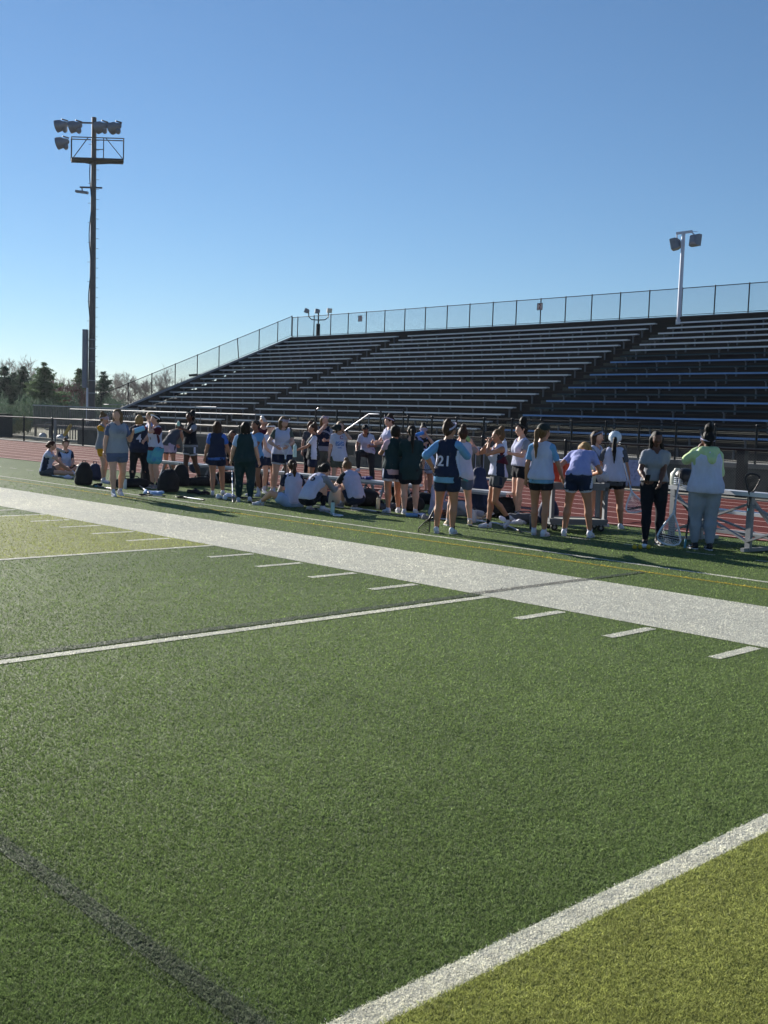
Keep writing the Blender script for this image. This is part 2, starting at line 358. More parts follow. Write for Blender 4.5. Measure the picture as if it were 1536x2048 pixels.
def fence(name, label, posts, base, h, u, wire=M_wire, steel=M_black, rail=M_black, pr=.03, bottom=True, mesh=True, z_of=None, rr=.021, leanp=None):
    """posts: distances along u from base"""
    base = np.array(base, float); u = np.array(u, float)
    t = thing(name, label, 'fence', base)
    for i, s in enumerate(posts):
        p = u * s; m = MB(); q = p + (0, 0, h + .02)
        if leanp == i: q = q + u * -.12
        m.tube([p, q], pr, 8); m.build('fence_post', steel, t, True)
        m = MB(); m.ell(q, (pr * 1.25, pr * 1.25, pr), 8, 4); m.build('post_cap', steel, t, True)
    for a, c in zip(posts[:-1], posts[1:]):
        m = MB(); m.tube([u * a + (0, 0, h), u * c + (0, 0, h)], rr, 6); m.build('top_rail', rail, t, True)
        if bottom: m = MB(); m.tube([u * a + (0, 0, .05), u * c + (0, 0, .05)], .014, 6); m.build('bottom_rail', steel, t, True)
    if mesh:
        m = MB(); chain(m, u * posts[0] + np.array((0, 0, .04)), u, posts[-1] - posts[0], h - .05); o = m.build('chain_link_mesh', wire, t); o['kind'] = 'stuff'
    return t
topx = [-49.2, -48.64, -46.98, -45.34, -43.68, -42.03, -40.4, -38.7, -37.02, -35.31, -33.61, -31.93, -30.31, -28.69, -27.1, -25.5, -23.83, -22.2, -20.46, -18.79, -17.14, -15.5, -13.85, -12.2, -10.55]
tf = fence('stand_top_fence', 'long chain link fence along the very top of the stand', [x + 49.2 for x in topx], (-49.2, 36.69, 6.905), 1.27, (1, 0, 0), M_wireb)
gy_ = [22.9, 24.63, 26.19, 27.79, 29.35, 30.93, 32.41, 33.98, 35.46, 36.6]
sl_ = .4115; uu = np.array((0, 1, sl_))
df = fence('stand_side_fence', 'sloping chain link fence up the left end of the stand', [y - 22.9 for y in gy_], (-49.15, 22.9, 1.33), 1.28, uu, M_wireb, leanp=6)
sx = [-60.9 + 3.08 * i for i in range(-8, 21)]
ft = fence('trackside_fence', 'waist high chain link fence with bright top rail along the far side of the track', [x - sx[0] for x in sx], (sx[0], 16.6, .03), 1.2, (1, 0, 0), M_wire, rail=M_black, pr=.045, rr=.03)
fr = [-20.03, -18.91, -17.8, -16.71, -15.55, -14.42, -13.31, -12.19, -11.01, -9.92, -8.78, -7.64, -6.5, -5.36]
fd = fence('walkway_guard_fence', 'black chain link guard rail on the edge of the stand walkway at right', [x + 20.62 for x in fr], (-20.62, 17.6, .85), .95, (1, 0, 0), M_wireb, bottom=True)
# thick gate post pair beside it
m = MB(); m.box((-6.62, 16.9, .03), (-6.42, 17.1, 1.2)); tag(m.build('gate_post', M_black, origin=(-6.5, 17, 0)), 'thick dark square post between the track fence and the stand wall at far right', 'post')
# pipe rails on the left part of the walkway
def railing(name, label, pts_x, y, z0, z1, m=M_grail, mp=M_steelb, r=.017):
    t = thing(name, label, 'railing', (pts_x[0], y, z0)); x0 = pts_x[0]
    for x in pts_x: b = MB(); b.tube([(x - x0, 0, 0), (x - x0, 0, z1 - z0)], r * .9, 6); b.build('rail_post', mp, t, True)
    b = MB(); b.tube([(0, 0, z1 - z0), (pts_x[-1] - x0, 0, z1 - z0)], r, 6); b.build('top_rail', m, t, True)
    b = MB(); b.tube([(0, 0, (z1 - z0) * .5), (pts_x[-1] - x0, 0, (z1 - z0) * .5)], r * .7, 6); b.build('mid_rail', mp, t, True)
    return t
railing('walkway_railing', 'bright pipe railing on the front edge of the stand walkway at left', list(np.arange(-42.6, -26.4, 1.9)), 17.62, .78, 1.72)
railing('upper_railing', 'higher pipe railing in front of the lowest benches at far left', list(np.arange(-47.2, -36.2, 1.8)), 22.0, .78, 2.04)
# black stair guard and slanted handrail in the middle
t = thing('stair_guard', 'black pipe guard around the stairwell in front of the stand', 'railing', (-24.9, 18.6, .78))
gx = [0, 1.22, 2.5, 3.6, 4.75]
for x in gx: b = MB(); b.tube([(x, 0, 0), (x, 0, 1.22)], .03, 6); b.build('rail_post', M_black, t, True)
b = MB(); b.tube([(0, 0, 1.0), (.03, 0, 1.2), (.12, 0, 1.25), (4.66, 0, 1.25), (4.75, 0, 1.2)], .028, 6); b.build('top_rail', M_black, t, True)
b = MB(); chain(b, (0, 0, .05), (1, 0, 0), 4.75, 1.15); b.build('chain_link_mesh', M_wireb, t)['kind'] = 'stuff'
A = gpy(689, 862, 17.2); B_ = gpy(738, 828, 17.2)
t = thing('stair_handrail', 'bright slanted handrail of the stairs up to the stand walkway', 'railing', (A[0], 17.2, 0))
b = MB(); b.tube([(0, 0, A[2]), (B_[0] - A[0], 0, B_[2]), (B_[0] - A[0] + .5, 0, B_[2])], .022, 8); b.build('handrail', M_alu, t, True)
for x, z in ((.1, A[2] + .05), (B_[0] - A[0], B_[2])): b = MB(); b.tube([(x, 0, 0), (x, 0, z)], .022, 6); b.build('rail_post', M_grail, t, True)
for i in range(4): b = MB(); b.box((A[0] - .1 - A[0] + i * .32, -.02, .02), (A[0] - A[0] + .22 + i * .32, .24, .19 * (i + 1))); b.build('step', M_conc, t)
# numbered sign boards
M_sgn = mat('sign_plate', 'b9a9a6', .6, var=.08); M_sgr = mat('sign_red', '6e2a2c', .6); M_sgd = mat('sign_edge', '33343b', .6)
def text_mesh(s, size, name='lettering', extr=.004):
    c = bpy.data.curves.new('tmp', 'FONT'); c.body = s; c.size = size; c.extrude = extr; c.align_x = 'CENTER'; c.align_y = 'CENTER'; c.resolution_u = 3; c.offset = size * .018
    o = bpy.data.objects.new('tmp', c); COL.objects.link(o); bpy.context.view_layer.update()
    me = bpy.data.meshes.new_from_object(o.evaluated_get(bpy.context.evaluated_depsgraph_get())); bpy.data.objects.remove(o); me.name = name; return me
for s, x, z, par in (('1', gpy(720, 637, 36.6)[0], gpy(720, 637, 36.6)[2], ''), ('2', -28.69, gpy(1081, 613, 36.6)[2], '')):
    t = thing('section_sign', 'small square sign reading %s on the fence above the stand' % s if s == '1' else 'small square sign reading 2 on a post of the top fence, middle section', 'sign', (x, 36.62, z), group='section signs')
    b = MB(); b.box((-.17, -.01, -.17), (.17, .01, .17)); b.build('plate', M_sgn, t)
    for q in ((-.17, -.17, .17, -.14), (-.17, .14, .17, .17), (-.17, -.14, -.14, .14), (.14, -.14, .17, .14)): pass
    b = MB(); b.box((-.18, -.014, -.18), (.18, -.011, -.15)); b.box((-.18, -.014, .15), (.18, -.011, .18)); b.box((-.18, -.014, -.15), (-.15, -.011, .15)); b.box((.15, -.014, -.15), (.18, -.011, .15)); b.build('border', M_sgd, t)
    me = text_mesh(s, .34); me.materials.append(M_sgr); o = bpy.data.objects.new('number', me); COL.objects.link(o); o.parent = t; o.location = (0, -.018, 0); o.rotation_euler = (math.pi / 2, 0, 0)

# ------------------------------------------------------------------ flood lights
M_pole = mat('brown_steel_pole', '5f5b5c', .6, metal=.2, var=.15, vscale=2, dirt=('565050', 1.5, .5))
M_lampd = mat('dark_platform_steel', '3c3e46', .6, metal=.2); M_lampg = mat('lamp_housing', '7c7e88', .5, metal=.4, var=.12); M_lens = mat('lamp_glass', 'd8d6cc', .15, var=.03, spec=.8)
M_white = mat('white_metal', 'b9bccb', .45, metal=.1, var=.06)
DP = 62.
def at_depth(px, py, d): return CP + FW * d + RT * (px - 768) * d / CF - UP * (py - 1024) * d / CF
pb = at_depth(183, 815, DP); ptop = at_depth(182, 235, DP)
fl = thing('floodlight_tower', 'tall brown floodlight mast with service platform and five lamps', 'light mast', (pb[0], pb[1], 0))
Hh = ptop[2]
def px2l(px, py, dd=0.): p = at_depth(px, py, DP + dd); return p - np.array((pb[0], pb[1], 0))
rt = np.array((RT[0], RT[1], 0)); rt /= np.linalg.norm(rt); fwd = np.array((-rt[1], rt[0], 0))
def zb(y):
    q0 = np.array((pb[0], pb[1], CP[2])) - CP; a_ = 1024 - y
    return CP[2] + (CF * (q0 @ UP) - a_ * (q0 @ FW)) / (a_ * FW[2] - CF * UP[2])
Hh = zb(235)
b = MB(); b.tube([(0, 0, 0), (0, 0, Hh * .45), (0, 0, Hh)], [.21, .175, .13], 12); b.build('mast', M_pole, fl, True)
def barr(name, pts, r, m=M_pole): b = MB(); b.tube([rt * p[0] + fwd * p[2] + np.array((0, 0, p[1])) for p in pts], r, 6); return b.build(name, m, fl, True)
S = DP / CF
X_ = lambda px: (px - 182) * S
barr('lamp_crossarm', [(X_(132), zb(248), -.15), (X_(237), zb(247), -.15)], .05)
for (px_, py_, tw) in ((122, 256, -1), (149, 257, -.8), (200, 256, .3), (227, 256, .5), (124, 290, -1.2)):
    c = rt * X_(px_) + np.array((0, 0, zb(py_))) + fwd * -.35
    d = fwd * (.05 if tw < 0 else tw) - rt * .95 + np.array((0, 0, -.22)); d /= np.linalg.norm(d)
    if py_ == 290: c = c
    lp = MB(); pr = [(-.42, .10), (-.34, .19), (-.12, .26), (.02, .38), (.30, .42), (.36, .42)]
    pr = [(q * .9, r * .8) for q, r in pr]
    lp.tube([c + d * q for q, r in pr], [r for q, r in pr], 14); lo = lp.build('lamp_head', M_lampg, fl, True)
    g = MB(); g.tube([c + d * .31, c + d * .328], [.32, .32], 14); g.build('lamp_lens', M_lens, lo, True)
    v = MB(); v.ell(c - d * .2 + np.array((0, 0, -.26)), (.15, .15, .20), 10, 6); v.build('ballast_housing', M_lampg, lo, True)
    v = MB(); v.tube([c + d * .0 + np.array((0, 0, .34)), c + rt * .3 + fwd * .2 + np.array((0, 0, .30))], .04, 6); v.build('lamp_bracket', M_pole, lo)
# platform
z0, z1 = zb(320), zb(280); wl, wr = X_(133), X_(245)
b = MB(); P = [rt * X_(133) + fwd * .45, rt * X_(236) + fwd * .45, rt * X_(245) - fwd * .55, rt * X_(144) - fwd * .55]
b.poly([p + np.array((0, 0, z0)) for p in P], .09, (0, 0, -1)); b.build('platform_deck', M_lampd, fl)
barr('guard_rail', [(X_(133), z1 + .12, .45), (X_(236), z1 + .12, .45)], .03); barr('guard_rail', [(X_(144), z1, -.55), (X_(245), z1, -.55)], .03)
barr('guard_rail', [(X_(133), z1 + .12, .45), (X_(144), z1, -.55)], .03); barr('guard_rail', [(X_(236), z1 + .12, .45), (X_(245), z1, -.55)], .03)
for p in ((144, -.55), (245, -.55), (206, -.55), (236, .45), (133, .45)): barr('guard_post', [(X_(p[0]), z0, p[1]), (X_(p[0]), z1 + (.12 if p[1] > 0 else 0), p[1])], .03)
barr('brace', [(X_(148), z0, -.55), (X_(176), z1, -.55)], .025); barr('brace', [(X_(210), z1, -.55), (X_(243), z0, -.55)], .025); barr('brace', [(X_(187), zb(303), -.5), (X_(206), zb(303), -.55)], .025)
barr('strut', [(X_(148), z0 - .1, 0), (X_(178), z0 - .22, 0)], .03); barr('strut', [(X_(187), z0 - .22, 0), (X_(238), z0 - .1, 0)], .03)
barr('antenna_arm', [(X_(156), zb(376), -.1), (X_(200), zb(376), -.1)], .05); b = MB(); b.bar(rt * X_(149) + np.array((0, 0, zb(385))) - fwd * .2, rt * X_(173) + np.array((0, 0, zb(387.5))) - fwd * .2, .25, .12); b.build('small_floodlight', M_lampg, fl)
barr('small_bracket', [(X_(160), zb(376), -.1), (X_(162), zb(385), -.2)], .04)
for i in range(26):
    yy = 262 + i * 19.6
    if 232 < yy < 790:
        barr('climbing_peg', [(.1, zb(yy), -.1), (.34, zb(yy), -.1)], .012)
        if i % 2: barr('climbing_peg', [(-.28, zb(yy + 8), -.1), (-.1, zb(yy + 8), -.1)], .012)
b = MB(); c0 = rt * X_(170.5) - fwd * .2; zt, zm = zb(660), zb(776)
b.bar(c0 + np.array((0, 0, zm)), c0 + np.array((0, 0, zt)), .34, .26, up=(rt)); b.build('equipment_cabinet', mat('cabinet_grey', '767b86', .55, metal=.2, var=.06), fl)
for yy in (680, 698, 724, 762, 787, 815): b = MB(); b.tube([(0, 0, zb(yy)), (0, 0, zb(yy) + .05)], .235, 12); b.build('band', M_alu_d, fl, True)
b = MB(); b.tube([rt * -.2 - fwd * .2 + np.array((0, 0, 0.)), rt * -.2 - fwd * .2 + np.array((0, 0, zm))], .06, 8); b.build('conduit', M_white, fl, True)
b = MB(); b.tube([rt * -.14 - fwd * .1 + np.array((0, 0, zb(y))) + rt * .06 * math.sin(y * .05) for y in range(326, 660, 12)], .03, 6); b.build('cable', M_black, fl, True)

def head_lamp(par, c, d, w=.5, h=.5, depth=.4, name='lamp_head'):
    d = np.array(d, float); d /= np.linalg.norm(d); c = np.array(c, float); x = np.cross(d, (0, 0, 1)); x /= np.linalg.norm(x); u = np.cross(x, d)
    b = MB(); V = []
    for q, s in ((-.5, .45), (-.3, .85), (0, 1.), (.5, 1.)):
        for i, j in ((-1, -1), (1, -1), (1, 1), (-1, 1)): V.append(c + d * depth * q + x * w / 2 * s * i + u * h / 2 * s * j)
    F = [(0, 3, 2, 1), (12, 13, 14, 15)] + [(r * 4 + k, r * 4 + (k + 1) % 4, r * 4 + 4 + (k + 1) % 4, r * 4 + 4 + k) for r in range(3) for k in range(4)]
    b.add(V, F); o = b.build(name, M_lampg, par)
    g = MB(); g.bar(c + d * (depth * .5 + .002), c + d * (depth * .5 + .03), w * .94, h * .94, up=u); g.build('lamp_lens', M_lens, o); return o
# white lamp post at the top of the right hand aisle
b0 = gpy(1357.5, 640, 36.45); tp = gpy(1364.5, 466, 36.45)
lp = thing('white_lamp_post', 'slim white lamp post with two square floodlights at the top of the stand', 'lamp post', (b0[0], 36.45, 6.5))
Ht = tp[2] - 6.5
b = MB(); b.tube([(0, 0, 0), (0, 0, Ht)], [.105, .085], 10); b.build('pole', M_white, lp, True)
b = MB(); b.tube([(0, 0, .0), (0, 0, .22)], .14, 10); b.build('base_collar', M_white, lp, True)
b = MB(); b.bar((-.33, -.05, Ht), (.42, .05, Ht + .03), .12, .1); b.build('crossarm', M_white, lp)
head_lamp(lp, (-.38, .05, Ht - .45), (-.9, -.35, -.22), .52, .5, .42); head_lamp(lp, (.52, .1, Ht - .36), (.25, 1, -.1), .52, .52, .34)
b = MB(); b.tube([(-.33, -.03, Ht - .02), (-.36, .05, Ht - .2)], .03, 6); b.tube([(.40, .08, Ht - .02), (.5, .1, Ht - .12)], .03, 6); b.build('lamp_bracket', M_white, lp)
b = MB(); b.tube([(.38, .08, Ht + .02), (.65, .12, Ht - .0)], .012, 5); b.build('antenna', M_white, lp)
# black triple lamp behind the top left corner
b0 = gpy(636, 668, 37.6); t3 = thing('triple_lamp_post', 'black post with three small floodlights behind the top of the stand', 'lamp post', (b0[0], 37.6, 0))
zt = gpy(636, 648, 37.6)[2]
b = MB(); b.tube([(0, 0, 0), (0, 0, zt)], .13, 8); b.build('pole', M_black, t3, True)
b = MB(); b.tube([(0, 0, zt), (0, 0, zt + .75)], .045, 8); b.tube([(-.52, -.4, zt + .72), (-.5, -.4, zt + .45), (-.36, -.28, zt + .28), (0, 0, zt + .25), (.36, .28, zt + .28), (.5, .4, zt + .45), (.52, .4, zt + .72)], .035, 8); b.build('yoke', M_black, t3, True)
for p, d in (((-.6, -.47, zt + .82), (-.7, -.8, .35)), ((-.1, 0, zt + .82), (-.5, -.8, .1)), ((.58, .4, zt + .88), (.9, -.4, -.25))): head_lamp(t3, p, d, .32, .28, .30)
# dark twin lamp seen past the sloping fence
b0 = gpy(372, 765, 30.5); q_ = thing('shoebox_lamp_post', 'dark lamp post with two flat shoebox lamps beyond the sloping fence', 'lamp post', (-50.6, 30.4, 0)); zt = gpy(372, 751, 30.4)[2]
b = MB(); b.tube([(0, 0, 0), (0, 0, zt)], .07, 8); b.build('pole', M_black, q_, True)
for s in (-1, 1): b = MB(); c = rt * .28 * s; b.bar(c - rt * .24 * s + np.array((0, 0, zt + .03)), c + rt * .28 * s + np.array((0, 0, zt - .03)), .35, .13); b.build('lamp_head', M_black, q_)

# ------------------------------------------------------------------ left end ramp with pickets, kerb and bits
rp = thing('access_ramp', 'grey slatted access ramp with handrails left of the stand', 'ramp', (-47.5, 20.6, 0))
M_wood = mat('weathered_grey_wood', '6d6a66', .85, bump=.4, bscale=25, var=.22, vscale=4, stretch=(3, 3, .4))
b = MB(); b.box((-3.9, -.7, .68), (7.5, 1.2, .8)); b.build('ramp_deck', M_wood, rp)
b = MB(); b.bar((-3.9, -.7, 1.88), (7.5, -.7, 1.80), .09, .06); b.build('handrail', M_alu_d, rp)
for i in range(56): b = MB(); x = -3.85 + i * .2; b.box((x, -.72, .8), (x + .06, -.68, 1.84)); b.build('picket', M_wood, rp)
for i in range(13): b = MB(); x = -1.9 + i * .3; b.box((x, -.74, .03), (x + .05, -.70, .68)); b.build('baluster', M_wood, rp)
for x in (-3.8, -1.9, 1.9, 5.0, 7.4): b = MB(); b.box((x, -.68, .0), (x + .1, -.58, .68)); b.build('support_post', M_wood, rp)
b = MB(); b.box((2.0, -.4, 0.03), (7.3, 1., .66)); b.build('infill_wall', M_concd, rp)
a = gp(118, 883); hr = thing('bike_handrail', 'pale looped steel handrail at the foot of the ramp', 'railing', (a[0], 18.6, 0))
dx = .0; b = MB(); b.tube([(0, 0, 0), (0, 0, 1.15)], .06, 8); b.build('post', M_alu_d, hr, True)
b = MB(); b.tube([(0, 0, .98), (-.35, -.3, .98), (-.45, -.38, .9), (-.45, -.38, .68), (-.35, -.3, .6), (0, 0, .6)], .03, 6); b.build('loop', M_grail, hr, True)
m = MB(); c = gpy(134, 860, 18.4); m.bar(c + np.array((-.3, 0, -.3)), c + np.array((.22, .1, .28)), .12, .12); tag(m.build('yellow_bundle', mat('faded_yellow', 'c9a84a', .6, var=.2), origin=tuple(c)), 'small yellow bundle tied to the ramp rails', 'bundle')
m = MB(); m.box((-56, 19.0, 0), (-49.6, 19.35, .16)); m.box((-49.0, 18.7, 0), (-44.2, 19.0, .14)); m.build('kerb', mat('pale_kerb', 'a8a49a', .9, bump=.3, var=.15), kind='structure')
for i, (x, y) in enumerate(((-50.2, 19.9), (-49.2, 20.2), (-48.0, 20.0), (-47.5, 19.7))):
    m = MB(); R = .3 if i else .22; m.ell((0, 0, .16), (R * 1.6, R * .9, .2), 10, 6); o = m.build('white_sack', mat('white_plastic', 'c4c9d2', .6, var=.1), smooth=True, loc=(x, y, .0))
    tag(o, ['round white sack lying leftmost behind the track fence', 'long white sack beside the fence post behind the track', 'white sack lying between others by the ramp', 'white sack nearest the ramp rails'][i], 'sack', 'white sacks behind the track fence')
b = MB(); b.box((-53.4, 17.6, .03), (-51.0, 18.5, 1.35)); o = b.build('storage_crate', mat('slatted_dark', '343a36', .9, bump=.6, bscale=12, var=.3, stretch=(.3, 1, 6)), origin=(-52, 18, 0)); tag(o, 'dark slatted storage bin behind the track fence', 'bin')
# ================================================================== trees
M_bark = mat('bark', '4b423c', .95, bump=.6, bscale=12, var=.25)
M_needle = mat('spruce_needles', '5c7050', .8, var=.35, vscale=1.2, trans=.3)
M_needle2 = mat('dark_spruce_needles', '4c5e4e', .8, var=.35, vscale=1.2, trans=.3)
M_twig = mat('pale_twigs', '8d8078', .9, var=.25, vscale=.8)
M_twigr = mat('reddish_twigs', '6f5049', .9, var=.3, vscale=.8)
def pos_at(px, D):
    p = at_depth(px, 822, D); return np.array((p[0], p[1], 0.))
def m_of(py, px, D): return at_depth(px, py, D)[2]
def spruce(px, D, ytop, wpx, label, m=M_needle, seed=0, sparse=1.):
    r = np.random.default_rng(seed); p = pos_at(px, D); H = m_of(ytop, px, D); R = wpx / 2 * D / CF
    t = thing('spruce_tree', label, 'tree', p, group='evergreens left of the stand')
    b = MB(); b.tube([(0, 0, 0), (0, 0, H * .6), (0, 0, H * .98)], [.16, .09, .02], 6); b.build('trunk', M_bark, t, True)
    VV = []; 
    nw = int(H / .24)
    for i in range(nw):
        f = (i + r.random()) / nw; z = H * (.06 + .93 * f); L = R * (1 - f) ** .72 * (.8 + .35 * math.sin(i * 1.7 + seed)) * (1.0 if f > .15 else .9) + .12
        for j in range(int(11 + 7 * (1 - f))):
            if r.random() > .9 * sparse: continue
            a = r.random() * 6.283; l = L * r.uniform(.55, 1.15); ca, sa = math.cos(a), math.sin(a); dz = l * r.uniform(-.28, .12)
            n = max(3, int(l / .16 * 1.7 ))
            for k in range(n):
                g = (k + .5) / n; 
                for s_ in range(5):
                    q = np.array((ca * l * g, sa * l * g, z + dz * g + .12 * g * g * l)) + r.normal(0, .07, 3)
                    d = np.array((ca, sa, -.15)) + r.normal(0, .55, 3); d *= r.uniform(.14, .30) / np.linalg.norm(d); w = np.cross(d, r.normal(0, 1, 3)); w *= .06 / (np.linalg.norm(w) + 1e-6)
                    VV += [q - w, q + w, q + d]
    VV = np.array(VV); o = mesh_np('crown', VV, np.arange(len(VV)).reshape(-1, 3), m, t)
    return t
def bare(px, D, ytop, label, m=M_twig, seed=0, spread=.5, name='bare_tree', grp='bare trees beyond the field'):
    r = np.random.default_rng(seed); p = pos_at(px, D); H = m_of(ytop, px, D) / 0.98
    t = thing(name, label, 'tree', p, group=grp); tr = MB(); cr = MB()
    def br(q, d, l, rad, dep):
        e = q + d * l; mid = (q + e) / 2 + r.normal(0, l * .04, 3)
        (tr if dep < 1 else cr).tube([q, mid, e], [rad, rad * .8, rad * .62], 5 if dep < 1 else 3, cap=False)
        if dep > 5 or rad < .008: return
        n = 3 if dep < 3 else r.integers(2, 4)
        for i in range(n):
            nd = d * (1.0 if dep > 0 else .9) + r.normal(0, spread, 3) * np.array((1, 1, .55)) + np.array((0, 0, .18)); nd /= np.linalg.norm(nd)
            br(q + (e - q) * r.uniform(.55, 1.), nd, l * r.uniform(.6, .86), max(rad * .6, .016), dep + 1)
    br(np.zeros(3), np.array((0, 0, 1.)), H * .27, H * .014, 0)
    z = max(v[2] for v in cr.v); s = H / z; cr.v = [(v[0] * s, v[1] * s, v[2] * s) for v in cr.v]; tr.v = [(v[0] * s, v[1] * s, v[2] * s) for v in tr.v]
    tr.build('trunk', M_bark, t, True); cr.build('crown', m, t)
spruce(88, 105, 727, 124, 'broad green spruce with spiky top left of the light mast', M_needle, 1)
spruce(46, 112, 734, 96, 'dark dense spruce just left of the broad green one', M_needle2, 2, 1.)
spruce(8, 112, 734, 84, 'dark spruce cut by the left edge of the photo', M_needle2, 3, 1.)
spruce(26, 118, 745, 84, 'dark spruce between the two leftmost ones', M_needle2, 31, 1.)
spruce(158, 125, 738, 62, 'thin spruce half hidden by the cabinet on the mast', M_needle, 4, .8)
spruce(206, 120, 744, 84, 'open crowned spruce just right of the mast', M_needle2, 5, .7)
labs = ['tall bare tree standing above the leftmost spruces', 'bare tree behind the two leftmost spruces', 'bare tree between spruce and mast', 'reddish bare tree left of the mast cabinet', 'second reddish bare tree left of the mast', 'bare tree behind the open spruce right of the mast', 'bare tree at the foot of the sloping fence', 'pale bare tree behind the lower sloping fence', 'pale bare tree seen through the sloping fence mesh', 'bare tree by the shoebox lamp', 'tall thin bare tree rising behind the shoebox lamp', 'low bare tree between mast and stand', 'bare tree beside the stand end']
for i, (px_, D_, yt, mm) in enumerate(((36, 150, 707, M_twig), (62, 165, 725, M_twig), (118, 170, 748, M_twig), (128, 130, 758, M_twigr), (146, 135, 764, M_twigr), (190, 175, 736, M_twig), (238, 170, 748, M_twig), (262, 180, 744, M_twig), (290, 170, 748, M_twig), (318, 180, 742, M_twig), (342, 175, 728, M_twig), (222, 150, 760, M_twig), (304, 160, 754, M_twig))):
    bare(px_, D_, yt, labs[i], mm, 40 + i)
# far wood as one mass of twigs and low scrub
def scrub(name, label, n, pxr, Dr, hr, m, seed, kind='stuff', L=.5):
    r = np.random.default_rng(seed); px = r.uniform(*pxr, n); D = r.uniform(*Dr, n); base = CP + FW * D[:, None] + RT * ((px - 768) * D / CF)[:, None]; base[:, 2] = 0
    cl = .5 + .5 * np.sin(px * .11 + np.sin(px * .037) * 3); z = r.random(n) ** .8 * (hr[0] + (hr[1] - hr[0]) * cl) * r.uniform(.6, 1.05, n)
    q = base + np.c_[np.zeros(n), np.zeros(n), z]; d = r.normal(0, .5, (n, 3)) + (0, 0, .9); d *= (L * r.uniform(.5, 1.4, n) / np.linalg.norm(d, axis=1))[:, None]
    w = np.cross(d, r.normal(0, 1, (n, 3))); w *= (.035 / np.linalg.norm(w, axis=1))[:, None]
    V = np.stack([q - w, q + w, q + d], 1).reshape(-1, 3); o = mesh_np(name, V, np.arange(3 * n).reshape(-1, 3), m); tag(o, label, 'undergrowth'); o['kind'] = kind
scrub('far_wood', 'far wood of bare branches along the horizon', 30000, (-500, 430), (185, 240), (4.2, 6.4), M_twig, 5, L=1.1)
scrub('red_brush', 'reddish leafless brush between spruces and mast', 12000, (95, 175), (120, 140), (4., 5.), M_twigr, 6, L=.6)
scrub('dark_hedge', 'dark evergreen undergrowth below the spruces', 26000, (-500, 250), (95, 110), (1.8, 3.2), M_needle2, 7, L=.45)
scrub('low_scrub', 'low pale scrub behind the track fence', 9000, (-300, 60), (70, 80), (.3, 1.0), mat('dry_scrub', '6d6f4c', .9, var=.4), 8, L=.25)

# thin air haze
hz = MB(); hz.box((-880, -880, -1), (880, 880, 30)); ho_ = hz.build('haze', (lambda m: m)(bpy.data.materials.new('air_haze'))); ho_['kind'] = 'stuff'
mh = ho_.data.materials[0]; mh.use_nodes = True; mh.node_tree.nodes.clear(); vo_ = mh.node_tree.nodes.new('ShaderNodeVolumePrincipled'); ot_ = mh.node_tree.nodes.new('ShaderNodeOutputMaterial')
vo_.inputs['Density'].default_value = .00009; vo_.inputs['Anisotropy'].default_value = .5; vo_.inputs['Color'].default_value = (.86, .92, 1, 1); mh.node_tree.links.new(vo_.outputs[0], ot_.inputs['Volume'])
